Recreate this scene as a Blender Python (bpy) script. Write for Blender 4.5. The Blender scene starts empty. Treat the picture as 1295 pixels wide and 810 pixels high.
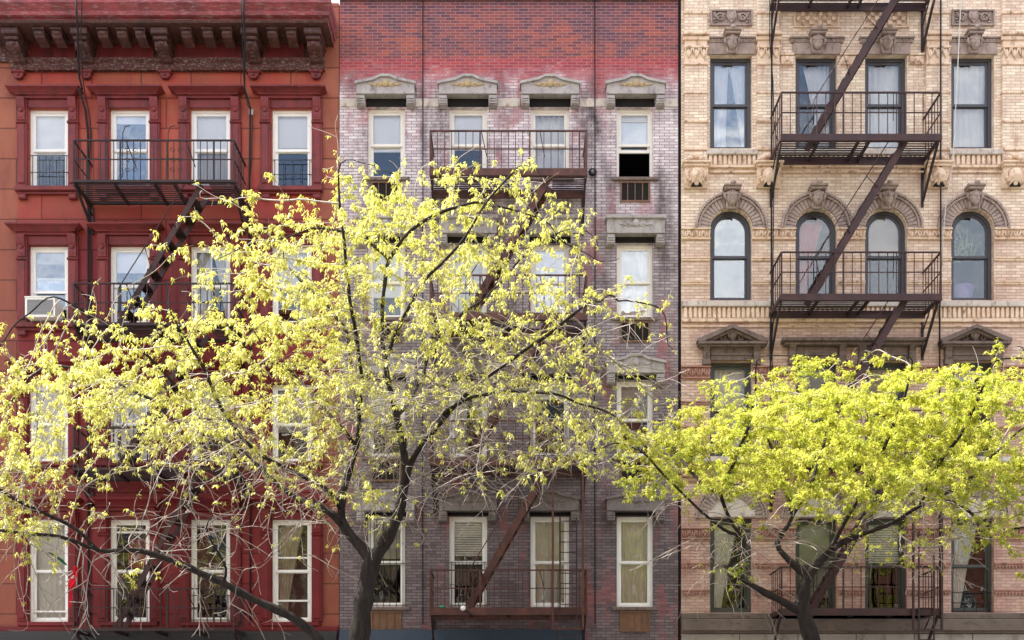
import bpy, math, random
import numpy as np
from mathutils import Vector, kdtree
PI = math.pi
rnd = random.Random(7)
scene = bpy.context.scene
COL = scene.collection
CX, CY, DIST, FOC, EYE = 647.5, 950.0, 25.0, 1500.0, 1.6

def X(px, d=0.0): return (px - CX) * (DIST - d) / FOC      # metres along the facade at distance d in front of it
def Z(py, d=0.0): return EYE + (CY - py) * (DIST - d) / FOC

# ---------------------------------------------------------------- mesh builder
class MB:
    def __init__(s): s.v = []; s.f = []; s.smooth = []
    def add(s, vs, fs, smooth=False):
        n = len(s.v); s.v.extend(vs)
        for f in fs: s.f.append(tuple(i + n for i in f)); s.smooth.append(smooth)
        return s
    def box(s, x0, x1, y0, y1, z0, z1):
        if x1 < x0: x0, x1 = x1, x0
        if y1 < y0: y0, y1 = y1, y0
        if z1 < z0: z0, z1 = z1, z0
        vs = [(x0,y0,z0),(x1,y0,z0),(x1,y1,z0),(x0,y1,z0),(x0,y0,z1),(x1,y0,z1),(x1,y1,z1),(x0,y1,z1)]
        return s.add(vs, [(0,3,2,1),(4,5,6,7),(0,1,5,4),(1,2,6,5),(2,3,7,6),(3,0,4,7)])
    def bbox(s, x0, x1, y0, y1, z0, z1, b=.008):
        # box whose front edges are chamfered
        vs = [(x0,y1,z0),(x1,y1,z0),(x1,y1,z1),(x0,y1,z1),
              (x0,y0+b,z0),(x1,y0+b,z0),(x1,y0+b,z1),(x0,y0+b,z1),
              (x0+b,y0,z0+b),(x1-b,y0,z0+b),(x1-b,y0,z1-b),(x0+b,y0,z1-b)]
        return s.add(vs, [(0,1,2,3)[::-1][::-1],(0,4,5,1)[::-1][::-1],(1,5,6,2),(2,6,7,3),(3,7,4,0),(4,8,9,5),(5,9,10,6),(6,10,11,7),(7,11,8,4),(8,11,10,9)])
    def beam(s, a, b, w, h, up=(0,0,1)):
        a = Vector(a); b = Vector(b); d = (b-a).normalized(); u = Vector(up)
        if abs(d.dot(u)) > .98: u = Vector((0,1,0))
        r = d.cross(u).normalized(); u = r.cross(d).normalized()
        vs = []
        for p in (a, b):
            for i, j in ((-1,-1),(1,-1),(1,1),(-1,1)): vs.append(tuple(p + r*w*.5*i + u*h*.5*j))
        return s.add(vs, [(0,1,2,3),(7,6,5,4),(0,4,5,1),(1,5,6,2),(2,6,7,3),(3,7,4,0)])
    def tube(s, pts, r, n=6, cap=True):
        pts = [Vector(p) for p in pts]; m = len(pts)
        rs = r if isinstance(r, (list, tuple)) else [r]*m
        base = len(s.v); ref = None; k = 0
        for i, p in enumerate(pts):
            d = (pts[min(i+1,m-1)] - pts[max(i-1,0)])
            d = d.normalized() if d.length > 1e-9 else Vector((0,0,1))
            if ref is None: ref = d.orthogonal().normalized()
            ref = (ref - d*ref.dot(d)); ref = ref.normalized() if ref.length > 1e-6 else d.orthogonal().normalized()
            q = d.cross(ref)
            for j in range(n):
                a = 2*PI*j/n
                s.v.append(tuple(p + (ref*math.cos(a) + q*math.sin(a))*rs[i]))
        for i in range(m-1):
            for j in range(n):
                a = base+i*n+j; b = base+i*n+(j+1)%n
                s.f.append((a, b, b+n, a+n)); s.smooth.append(True)
        if cap:
            s.f.append(tuple(base+j for j in range(n))[::-1]); s.smooth.append(False)
            s.f.append(tuple(base+(m-1)*n+j for j in range(n))); s.smooth.append(False)
        return s
    def prism_yz(s, prof, x0, x1, smooth=False):
        # profile of (d, z) points, d = distance in front of the wall, swept along x
        n = len(prof)
        vs = [(x0, -d, z) for d, z in prof] + [(x1, -d, z) for d, z in prof]
        fs = [(i, (i+1) % n, (i+1) % n + n, i+n) for i in range(n)]
        s.add(vs, fs, smooth); s.add(vs, [tuple(range(n))[::-1], tuple(range(n, 2*n))])
        return s
    def prism_xz(s, poly, y0, y1, smooth=False):
        n = len(poly)
        vs = [(x, y0, z) for x, z in poly] + [(x, y1, z) for x, z in poly]
        s.add(vs, [tuple(range(n)), tuple(range(n, 2*n))[::-1]])
        s.add(vs, [(i, i+n, (i+1) % n+n, (i+1) % n) for i in range(n)], smooth)
        return s
    def ring(s, outer, inner, y0, y1):
        n = len(outer)
        vs = [(x,y0,z) for x,z in outer]+[(x,y0,z) for x,z in inner]+[(x,y1,z) for x,z in outer]+[(x,y1,z) for x,z in inner]
        fs = []
        for i in range(n):
            j = (i+1) % n
            fs += [(i,j,j+n,i+n), (i+2*n,i+3*n,j+3*n,j+2*n), (i,i+2*n,j+2*n,j), (i+n,j+n,j+3*n,i+3*n)]
        return s.add(vs, fs)
    def ell(s, c, r, nu=10, nv=7, fn=None):
        vs = []
        for i in range(nv+1):
            t = PI*i/nv
            for j in range(nu):
                a = 2*PI*j/nu
                p = [math.sin(t)*math.cos(a), math.sin(t)*math.sin(a), math.cos(t)]
                if fn: p = fn(p)
                vs.append((c[0]+p[0]*r[0], c[1]+p[1]*r[1], c[2]+p[2]*r[2]))
        fs = [(i*nu+j, (i+1)*nu+j, (i+1)*nu+(j+1)%nu, i*nu+(j+1)%nu) for i in range(nv) for j in range(nu)]
        return s.add(vs, fs, True)

def root_of(o):
    while o.parent: o = o.parent
    return o
def obj(name, mb, mat, parent=None, label=None):
    me = bpy.data.meshes.new(name)
    off = Vector((0,0,0)) if parent is None else root_of(parent).location
    me.from_pydata([(v[0]-off.x, v[1]-off.y, v[2]-off.z) for v in mb.v], [], mb.f)
    me.polygons.foreach_set('use_smooth', mb.smooth)
    me.update()
    if mat: me.materials.append(mat)
    o = bpy.data.objects.new(name, me); COL.objects.link(o)
    if parent: o.parent = parent
    if label: o['label'] = label
    return o
def tag(o, label=None, cat=None, group=None, kind=None):
    if label: o['label'] = label
    if cat: o['category'] = cat
    if group: o['group'] = group
    if kind: o['kind'] = kind
    return o
def thing(name, label, cat, loc=(0,0,0), group=None):
    o = bpy.data.objects.new(name, None); COL.objects.link(o); o.location = loc
    o.empty_display_size = .3
    return tag(o, label, cat, group)
def clean(o):
    import bmesh
    bm = bmesh.new(); bm.from_mesh(o.data); bmesh.ops.recalc_face_normals(bm, faces=bm.faces); bm.to_mesh(o.data); bm.free()

# ---------------------------------------------------------------- materials
class NT:
    def __init__(s, name):
        m = bpy.data.materials.new(name); m.use_nodes = True; s.m = m; s.t = m.node_tree; s.t.nodes.clear()
        s.out = s.n('ShaderNodeOutputMaterial')
    def n(s, typ, **kw):
        nd = s.t.nodes.new(typ)
        for k, v in kw.items(): setattr(nd, k, v)
        return nd
    def l(s, a, b): s.t.links.new(a, b)
    def math(s, op, a, b=None, clamp=False):
        nd = s.n('ShaderNodeMath', operation=op); nd.use_clamp = clamp
        for i, v in enumerate((a, b)):
            if v is None: continue
            if hasattr(v, 'default_value') or hasattr(v, 'links'): s.l(v, nd.inputs[i])
            else: nd.inputs[i].default_value = v
        return nd.outputs[0]
    def mix(s, fac, a, b, mode='MIX'):
        nd = s.n('ShaderNodeMix', data_type='RGBA', blend_type=mode)
        for sock, v in ((nd.inputs[0], fac), (nd.inputs[6], a), (nd.inputs[7], b)):
            if isinstance(v, (int, float)): sock.default_value = v
            elif isinstance(v, tuple): sock.default_value = (*v, 1)
            else: s.l(v, sock)
        return nd.outputs[2]
    def ramp(s, fac, pts):
        nd = s.n('ShaderNodeValToRGB'); e = nd.color_ramp.elements
        while len(e) < len(pts): e.new(.5)
        for el, (p, c) in zip(e, pts):
            el.position = p; el.color = (*c, 1) if isinstance(c, tuple) else (c, c, c, 1)
        s.l(fac, nd.inputs[0]); return nd.outputs[0]
    def coords(s):
        tc = s.n('ShaderNodeTexCoord'); sp = s.n('ShaderNodeSeparateXYZ'); s.l(tc.outputs['Object'], sp.inputs[0])
        return tc.outputs['Object'], sp.outputs[0], sp.outputs[1], sp.outputs[2]
    def noise(s, vec, scale, detail=4, rough=.55, stretch=None):
        if stretch:
            mp = s.n('ShaderNodeMapping'); mp.inputs['Scale'].default_value = stretch; s.l(vec, mp.inputs[0]); vec = mp.outputs[0]
        nd = s.n('ShaderNodeTexNoise'); nd.inputs['Scale'].default_value = scale; nd.inputs['Detail'].default_value = detail
        nd.inputs['Roughness'].default_value = rough; s.l(vec, nd.inputs['Vector']); return nd.outputs['Fac']
    def uvw(s, x, y, z):
        cb = s.n('ShaderNodeCombineXYZ'); s.l(s.math('ADD', x, y), cb.inputs[0]); s.l(z, cb.inputs[1]); return cb.outputs[0]
    def brick(s, vec, w, h, mortar, c1, c2, cm, bias=0, smooth=.1):
        nd = s.n('ShaderNodeTexBrick'); s.l(vec, nd.inputs['Vector'])
        nd.inputs['Scale'].default_value = 1; nd.inputs['Brick Width'].default_value = w; nd.inputs['Row Height'].default_value = h
        nd.inputs['Mortar Size'].default_value = mortar; nd.inputs['Mortar Smooth'].default_value = smooth; nd.inputs['Bias'].default_value = bias
        for k, c in (('Color1', c1), ('Color2', c2), ('Mortar', cm)):
            if isinstance(c, tuple): nd.inputs[k].default_value = (*c, 1)
            else: s.l(c, nd.inputs[k])
        return nd
    def finish(s, col, rough=.8, bump=None, dist=.01, strength=.6, spec=.3, metal=0):
        p = s.n('ShaderNodeBsdfPrincipled')
        if isinstance(col, tuple): p.inputs['Base Color'].default_value = (*col, 1)
        else: s.l(col, p.inputs['Base Color'])
        if isinstance(rough, (int, float)): p.inputs['Roughness'].default_value = rough
        else: s.l(rough, p.inputs['Roughness'])
        p.inputs['Specular IOR Level'].default_value = spec; p.inputs['Metallic'].default_value = metal
        if bump is not None:
            b = s.n('ShaderNodeBump'); b.inputs['Distance'].default_value = dist; b.inputs['Strength'].default_value = strength
            s.l(bump, b.inputs['Height']); s.l(b.outputs[0], p.inputs['Normal'])
        s.l(p.outputs[0], s.out.inputs[0]); return s.m

def mottled(name, c1, c2, c3=None, scale=3, rough=.8, bump=.004, streak=.35, fine=40, spec=.3):
    t = NT(name); v, x, y, z = t.coords()
    n1 = t.noise(v, scale, 5, .65); n2 = t.noise(v, fine, 3)
    col = t.mix(t.ramp(n1, [(.35, 0.0), (.65, 1.0)]), c1, c2)
    if c3:
        st = t.noise(v, scale*2.2, 6, .7, (1, 1, streak))
        col = t.mix(t.ramp(st, [(.52, 0.0), (.68, 1.0)]), col, c3)
    col = t.mix(t.math('MULTIPLY', n2, .35), col, t.mix(1.0, col, (.45, .45, .45), 'MULTIPLY'))
    return t.finish(col, rough, n2, bump, .7, spec)

def mat_red_wall():
    t = NT('painted_red_stucco'); v, x, y, z = t.coords(); uv = t.uvw(x, y, z)
    n1 = t.noise(v, .7, 5, .6); n2 = t.noise(v, 2.6, 6, .7, (1, 1, .35)); n3 = t.noise(v, 30, 3)
    # orange-brown where the paint has weathered, lower storeys deep red with painted tree shade
    col = t.mix(t.ramp(n1, [(.38, 0.0), (.62, 1.0)]), (.40, .050, .036), (.36, .095, .045))
    low = t.ramp(t.math('DIVIDE', z, 20.0), [(.60, 1.0), (.68, 0.0)])
    col = t.mix(low, col, (.21, .018, .022))
    # unpainted brown piers at the two ends of the front
    ax = t.math('ABSOLUTE', t.math('ADD', x, -.06)); pier = t.ramp(t.math('DIVIDE', ax, 4.0), [(.795, 0.0), (.805, 1.0)])
    col = t.mix(t.math('MULTIPLY', pier, .75), col, t.mix(n2, (.36, .13, .065), (.20, .055, .04)))
    col = t.mix(t.math('MULTIPLY', t.ramp(n2, [(.5, 0.0), (.75, 1.0)]), .55), col, (.15, .030, .028))
    b = t.brick(uv, 1.05, .64, .022, (1,1,1), (.82,.82,.82), (.30,.27,.27), smooth=.8)
    col = t.mix(.85, col, b.outputs[0], 'MULTIPLY')
    h = t.math('SUBTRACT', t.math('MULTIPLY', n3, .35), b.outputs['Fac'])
    return t.finish(col, .62, h, .012, .6, .35)

def mat_mid_brick():
    t = NT('patched_painted_brick'); v, x, y, z = t.coords(); uv = t.uvw(x, y, z)
    nb = t.noise(v, 1.1, 5, .7); ns = t.noise(v, .8, 6, .7, (1.6, 1, .7)); nr = t.noise(v, 1.7, 6, .75); nd = t.noise(v, 1.0, 5, .65, (1.3,1,.45)); nf = t.noise(v, 35, 3)
    zz = t.math('ADD', z, t.math('MULTIPLY', t.math('SUBTRACT', nr, .5), .10))
    zn0 = t.math('DIVIDE', zz, 20.0)
    bare = t.brick(uv, .205, .0625, .006, (.38, .090, .060), (.17, .052, .062), (.33, .205, .195), 0)
    bareD = t.brick(uv, .205, .0625, .006, (.21, .075, .085), (.105, .050, .072), (.27, .19, .20), 0)
    top = t.mix(t.math('ADD', t.ramp(nb, [(.45, 0.0), (.60, 1.0)]), t.ramp(zn0, [(Z(48)/20, 0.0), (Z(14)/20, .55)]), True), bare.outputs[0], bareD.outputs[0])
    redp = t.brick(uv, .205, .0625, .006, (.40, .065, .065), (.28, .05, .062), (.36, .20, .21), 0)
    pale = t.brick(uv, .205, .0625, .007, (.74, .69, .70), (.50, .43, .46), (.27, .19, .22), 0)
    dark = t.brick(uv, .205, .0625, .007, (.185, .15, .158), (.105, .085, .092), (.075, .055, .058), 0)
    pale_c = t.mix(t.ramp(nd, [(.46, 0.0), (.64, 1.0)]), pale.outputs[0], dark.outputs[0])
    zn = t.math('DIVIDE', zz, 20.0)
    low_shade = t.ramp(zn, [(.30, .92), (.50, .72), (.68, .12), (.72, 0.0)])  # lower storeys darkened: tree shade put into the brick colour
    pale_c = t.mix(low_shade, pale_c, dark.outputs[0])
    # scraps of old red paint left on the whitewashed storeys
    lower = t.mix(t.math('MULTIPLY', t.ramp(ns, [(.53, 0.0), (.66, 1.0)]), .70), pale_c, redp.outputs[0])
    zb = Z(72)/20; zc = Z(104)/20
    patch = t.ramp(t.noise(v, 2.6, 6, .75, (1,1,2.2)), [(.40, 0.0), (.55, 1.0)])
    band = t.mix(t.math('MULTIPLY', t.ramp(zn, [(zc-.020, 0.0), (zc+.004, .75), (zc+.016, 1.0)]), t.math('ADD', t.math('MULTIPLY', patch, .55), t.ramp(zn, [(zc-.010, .18), (zc+.020, .8)]), True)), lower, redp.outputs[0])
    col = t.mix(t.ramp(t.math('DIVIDE', z, 20.0), [(zb-.0003, 0.0), (zb+.0003, 1.0)]), band, top)
    h = t.math('SUBTRACT', t.math('MULTIPLY', nf, .4), pale.outputs['Fac'])
    return t.finish(col, .85, h, .010, .7, .2)

def mat_cream_brick():
    t = NT('cream_brick'); v, x, y, z = t.coords(); uv = t.uvw(x, y, z)
    n1 = t.noise(v, .9, 5, .7); n2 = t.noise(v, 2.2, 6, .72, (1.5, 1, .4)); nf = t.noise(v, 35, 3)
    b = t.brick(uv, .205, .064, .006, (.92, .81, .65), (.70, .56, .43), (.48, .36, .27), 0)
    b2 = t.brick(uv, .205, .064, .006, (.52, .31, .25), (.38, .21, .185), (.25, .15, .13), 0)
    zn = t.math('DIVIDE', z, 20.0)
    f = t.math('ADD', t.ramp(n1, [(.48, 0.0), (.72, .5)]), t.ramp(zn, [(.28, .78), (.55, .45), (.66, 0.05)]), True)  # lower storeys turn to darker rosy brick, tree shade put into the colour
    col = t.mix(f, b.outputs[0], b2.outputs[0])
    col = t.mix(t.math('MULTIPLY', t.ramp(n2, [(.52, 0.0), (.70, 1.0)]), .62), col, (.38, .20, .135))
    n5 = t.noise(v, 7, 4, .6, (.6, 1, 2.6)); col = t.mix(t.math('MULTIPLY', t.ramp(n5, [(.5, 0.0), (.7, 1.0)]), .32), col, (.44, .32, .24))
    h = t.math('SUBTRACT', t.math('MULTIPLY', nf, .4), b.outputs['Fac'])
    return t.finish(col, .85, h, .009, .7, .2)

def mat_glass(name, refl, tint=(1,1,1), rough=0.0, wav=.35):
    t = NT(name); v, x, y, z = t.coords()
    n = t.noise(v, 1.7, 2, .5); b = t.n('ShaderNodeBump'); b.inputs['Distance'].default_value = .02; b.inputs['Strength'].default_value = wav; t.l(n, b.inputs['Height'])
    g = t.n('ShaderNodeBsdfGlossy'); g.inputs['Roughness'].default_value = rough; g.inputs['Color'].default_value = (*tint, 1); t.l(b.outputs[0], g.inputs['Normal'])
    tr = t.n('ShaderNodeBsdfTransparent'); tr.inputs['Color'].default_value = (.985, .992, .992, 1)
    lw = t.n('ShaderNodeFresnel'); lw.inputs['IOR'].default_value = 1.5
    f = t.math('ADD', lw.outputs[0], refl, True)
    mx = t.n('ShaderNodeMixShader'); t.l(f, mx.inputs[0]); t.l(tr.outputs[0], mx.inputs[1]); t.l(g.outputs[0], mx.inputs[2])
    t.l(mx.outputs[0], t.out.inputs[0]); return t.m

def mat_plain(name, col, rough=.6, spec=.4, var=.25, scale=8, metal=0):
    t = NT(name); v, x, y, z = t.coords(); n = t.noise(v, scale, 4, .6)
    c = t.mix(n, tuple(min(1, k*(1+var)) for k in col), tuple(k*(1-var) for k in col))
    return t.finish(c, rough, n, .003, .3, spec, metal)

def mat_iron(name, c1, c2):
    t = NT(name); v, x, y, z = t.coords(); n = t.noise(v, 5, 6, .7); n2 = t.noise(v, 60, 2)
    c = t.mix(t.ramp(n, [(.42, 0.0), (.64, 1.0)]), c1, c2)
    return t.finish(c, .6, n2, .003, .5, .4)

def mat_leaf(name, c1, c2, c3, trans):
    t = NT(name); g = t.n('ShaderNodeNewGeometry')
    v, x, y, z = t.coords(); nz = t.noise(v, 1.6, 4, .65); f = t.math('ADD', t.math('MULTIPLY', g.outputs['Random Per Island'], .55), t.math('MULTIPLY', t.math('SUBTRACT', nz, .30), 1.1), True)
    c = t.ramp(f, [(0.0, c1), (.5, c2), (1.0, c3)])
    d = t.n('ShaderNodeBsdfPrincipled'); t.l(c, d.inputs['Base Color']); d.inputs['Roughness'].default_value = .45; d.inputs['Specular IOR Level'].default_value = .4
    tr = t.n('ShaderNodeBsdfTranslucent'); t.l(c, tr.inputs['Color'])
    mx = t.n('ShaderNodeMixShader'); mx.inputs[0].default_value = trans
    t.l(d.outputs[0], mx.inputs[1]); t.l(tr.outputs[0], mx.inputs[2]); t.l(mx.outputs[0], t.out.inputs[0]); return t.m

def mat_cloth(name, col, tr=.35):
    t = NT(name)
    d = t.n('ShaderNodeBsdfDiffuse'); d.inputs[0].default_value = (*col, 1)
    q = t.n('ShaderNodeBsdfTranslucent'); q.inputs[0].default_value = (*col, 1)
    mx = t.n('ShaderNodeMixShader'); mx.inputs[0].default_value = tr
    t.l(d.outputs[0], mx.inputs[1]); t.l(q.outputs[0], mx.inputs[2]); t.l(mx.outputs[0], t.out.inputs[0]); return t.m

M = dict(
    red=mat_red_wall(), mid=mat_mid_brick(), cream=mat_cream_brick(),
    redtrim=mottled('red_painted_trim', (.225,.038,.038), (.17,.030,.034), (.09,.026,.030), 2.5, .5, .003, .4),
    redlow=mottled('deep_red_trim', (.19,.017,.022), (.145,.015,.02), (.16,.018,.022), 2.0, .45, .002, .4),  # deeper red trim for the lower storeys
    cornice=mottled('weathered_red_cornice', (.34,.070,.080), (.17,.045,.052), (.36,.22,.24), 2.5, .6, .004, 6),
    corndark=mottled('dark_brown_cornice', (.055,.026,.026), (.095,.032,.032), (.16,.085,.065), 4, .55, .006, 1.5, spec=.5),  # dark brown for soffit, brackets and modillions
    cornpanel=mottled('flaking_brown_panel', (.10,.030,.030), (.07,.026,.026), (.34,.28,.24), 7, .6, .005, 2),
    stone=mottled('grey_lintel_stone', (.46,.43,.41), (.36,.33,.33), (.20,.18,.18), 4, .85, .006, .6),
    stonelow=mottled('dark_lintel_stone', (.25,.21,.20), (.19,.165,.165), (.12,.105,.105), 4, .85, .006, .6),
    ochre=mottled('ochre_relief', (.48,.36,.21), (.40,.30,.18), None, 9, .85, .005),
    brown=mottled('brownstone', (.44,.345,.30), (.33,.255,.225), (.16,.125,.115), 5, .85, .006, .5),
    brownd=mottled('dark_brownstone', (.22,.165,.145), (.16,.12,.105), (.07,.055,.05), 5, .85, .006, .5),
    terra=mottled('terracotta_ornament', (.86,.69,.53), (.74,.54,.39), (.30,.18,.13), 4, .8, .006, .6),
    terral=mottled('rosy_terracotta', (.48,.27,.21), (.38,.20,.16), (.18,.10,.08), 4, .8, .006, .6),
    sill=mottled('limestone_sill', (.66,.60,.53), (.54,.47,.42), (.27,.20,.17), 4, .8, .005, .5),
    white=mat_plain('white_window_paint', (.86,.86,.84), .45, .4, .06),
    cremepaint=mat_plain('cream_window_paint', (.78,.75,.69), .5, .4, .10),
    black=mat_plain('dark_window_paint', (.055,.055,.065), .4, .5, .2),
    green=mat_plain('dark_green_window_paint', (.045,.055,.048), .45, .5, .2),
    glass=mat_glass('window_glass', .02, (.93,.97,1)), glass2=mat_glass('mirror_like_glass', .11, (.93,.97,1)), glass3=mat_glass('dim_glass', .0),
    blind=mat_cloth('white_roller_blind', (.93,.93,.93), 0), curt=mat_cloth('white_sheer_curtain', (.90,.90,.88), .2),
    creme=mat_cloth('cream_curtain', (.80,.77,.64), .15), grey=mat_cloth('grey_shade', (.40,.41,.41), .1), beige=mat_cloth('beige_shade', (.50,.44,.36), .1),
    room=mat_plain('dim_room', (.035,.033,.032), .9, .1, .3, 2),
    iron=mat_iron('rust_brown_iron', (.036,.016,.018), (.058,.023,.022)), ironr=mat_iron('rusty_iron', (.060,.024,.022), (.115,.042,.030)),
    irond=mat_iron('dark_iron', (.020,.013,.015), (.038,.018,.018)),
    cable=mat_plain('black_cable', (.028,.026,.030), .9, .1), ropew=mat_plain('pale_rope', (.6,.58,.54), .8, .2),
    bark=None, asphalt=mottled('asphalt', (.055,.055,.057), (.042,.042,.044), None, 2, .9, .004), walk=None,
    vent=mat_iron('rusty_vent_metal', (.14,.075,.045), (.20,.10,.055)), hole=mat_plain('recess_shade', (.020,.019,.019), .9, .1),  # second one is a near-black standing for the shade in recesses
    ac=mat_plain('off_white_enamel', (.74,.73,.68), .4, .5, .08), acg=mat_plain('grey_grille', (.38,.38,.40), .6, .4, .15),
    awn=mat_plain('blue_grey_awning', (.035,.05,.075), .7, .3, .2, 3), shopd=mat_plain('black_shopfront', (.02,.021,.024), .5, .5),
    base=mottled('shopfront_stone', (.40,.37,.33), (.33,.30,.27), (.20,.17,.15), 2, .8, .004, .5), ledge=mottled('brown_stone_ledge', (.20,.155,.13), (.15,.12,.10), (.10,.08,.07), 2, .8, .005, 2),
    redcloth=mat_cloth('red_cloth', (.75,.03,.05), .3), whitecloth=mat_cloth('white_cloth', (.85,.85,.83), .3), greencloth=mat_cloth('green_cloth', (.03,.14,.06), .2),
    ball=mat_plain('white_globe', (.85,.84,.80), .3, .5, .03), leafin=mat_plain('house_plant_leaf', (.16,.26,.06), .6, .3), purple=mat_plain('violet_pot', (.22,.16,.42), .5, .4),
    pink=mat_cloth('faded_red_banner', (.45,.10,.10), .1), greenp=mat_plain('green_plastic', (.02,.5,.25), .4, .5),
)
t = NT('bark'); v, x, y, z = t.coords(); n = t.noise(v, 14, 6, .7, (1,1,.3)); n2 = t.noise(v, 1.5, 4)
c = t.mix(t.ramp(n, [(.35,0.0),(.65,1.0)]), (.014,.011,.011), (.045,.037,.034)); c = t.mix(t.math('MULTIPLY', n2, .4), c, (.030,.026,.023))
M['bark'] = t.finish(c, .9, n, .02, .9, .2)
M['twig'] = mottled('pale_twig_bark', (.46,.40,.36), (.28,.24,.21), None, 6, .85, .002)
t = NT('concrete_pavement'); v, x, y, z = t.coords(); n = t.noise(v, 3, 5)
cb = t.n('ShaderNodeCombineXYZ'); t.l(x, cb.inputs[0]); t.l(y, cb.inputs[1])
b = t.brick(cb.outputs[0], 1.5, 1.5, .012, (.36,.35,.33), (.31,.30,.285), (.14,.13,.12)); b.offset = 0
c = t.mix(t.math('MULTIPLY', n, .4), b.outputs[0], (.20,.19,.18)); M['walk'] = t.finish(c, .9, n, .004, .4, .2)
M['leafL'] = mat_leaf('young_yellow_green_leaf', (.42,.45,.06), (.66,.65,.14), (.84,.80,.36), .42)
M['leafR'] = mat_leaf('fresh_green_leaf', (.17,.29,.025), (.57,.58,.065), (.86,.80,.24), .42)
# ---------------------------------------------------------------- openings and walls
def outline(x0, x1, z0, z1, arch=False, ins=0.0, n=14, bot=None):
    b = ins if bot is None else bot
    if not arch: return [(x0+ins, z0+b), (x1-ins, z0+b), (x1-ins, z1-ins), (x0+ins, z1-ins)]
    r = (x1-x0)/2; cx = (x0+x1)/2; zs = z1-r
    pts = [(x0+ins, z0+b), (x1-ins, z0+b)]
    for i in range(n+1):
        a = PI*i/n; pts.append((cx + (r-ins)*math.cos(a), zs + (r-ins)*math.sin(a)))
    return pts

def make_wall(parent, x0, x1, z0, z1, holes, mat, depth=12.0, reveal=.24):
    mb = MB()
    xs = sorted({x0, x1} | {h[0] for h in holes} | {h[1] for h in holes})
    zs = sorted({z0, z1} | {h[2] for h in holes} | {h[3] for h in holes})
    for i in range(len(xs)-1):
        for j in range(len(zs)-1):
            mx = (xs[i]+xs[i+1])/2; mz = (zs[j]+zs[j+1])/2
            if any(h[0] < mx < h[1] and h[2] < mz < h[3] for h in holes): continue
            mb.add([(xs[i],0,zs[j]),(xs[i+1],0,zs[j]),(xs[i+1],0,zs[j+1]),(xs[i],0,zs[j+1])], [(0,1,2,3)])
    for h in holes:
        o = outline(*h[:4], h[4])
        n = len(o)
        mb.add([(x,0,z) for x,z in o]+[(x,reveal,z) for x,z in o], [((i+1)%n, i, i+n, (i+1)%n+n) for i in range(n)])
        # inner return so that no light leaks round the frame
        q = [(h[0]-.3,h[2]-.3),(h[1]+.3,h[2]-.3),(h[1]+.3,h[3]+.3),(h[0]-.3,h[3]+.3)]
        if h[4]:
            a = o[2:]; m = len(a)//2
            mb.add([(h[1],0,h[3])]+[(x,0,z) for x,z in a[:m+1]], [(0,i+1,i+2)[::-1] for i in range(m)])
            mb.add([(h[0],0,h[3])]+[(x,0,z) for x,z in a[m:]], [(0,i+1,i+2)[::-1] for i in range(len(a)-m-1)])
    mb.add([(x0,0,z0),(x0,depth,z0),(x0,depth,z1),(x0,0,z1),(x1,0,z0),(x1,depth,z0),(x1,depth,z1),(x1,0,z1)],
           [(0,3,2,1),(4,5,6,7),(1,2,6,5),(3,7,6,2)])
    return obj('wall', mb, mat, parent)

def wavy(x0, x1, z0, z1, y, amp=.02, waves=7, gather=None, n=40):
    """a hanging cloth; gather = fraction of the width it keeps at its foot, and towards which side it is drawn"""
    mb = MB(); m = 10; vs = []
    for j in range(m+1):
        f = j/m; z = z1 + (z0-z1)*f
        for i in range(n+1):
            u = i/n; x = x0 + (x1-x0)*u
            if gather:
                keep, side = gather; k = 1 - (1-keep)*f**.8
                x = (x0 + (x-x0)*k) if side < 0 else (x1 - (x1-x)*k)
            vs.append((x, y + amp*math.sin(u*waves*2*PI + .7*math.sin(f*3))*(.6+.4*f), z))
    w = n+1
    return mb.add(vs, [(j*w+i, j*w+i+1, (j+1)*w+i+1, (j+1)*w+i) for j in range(m) for i in range(n)], True)

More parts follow.
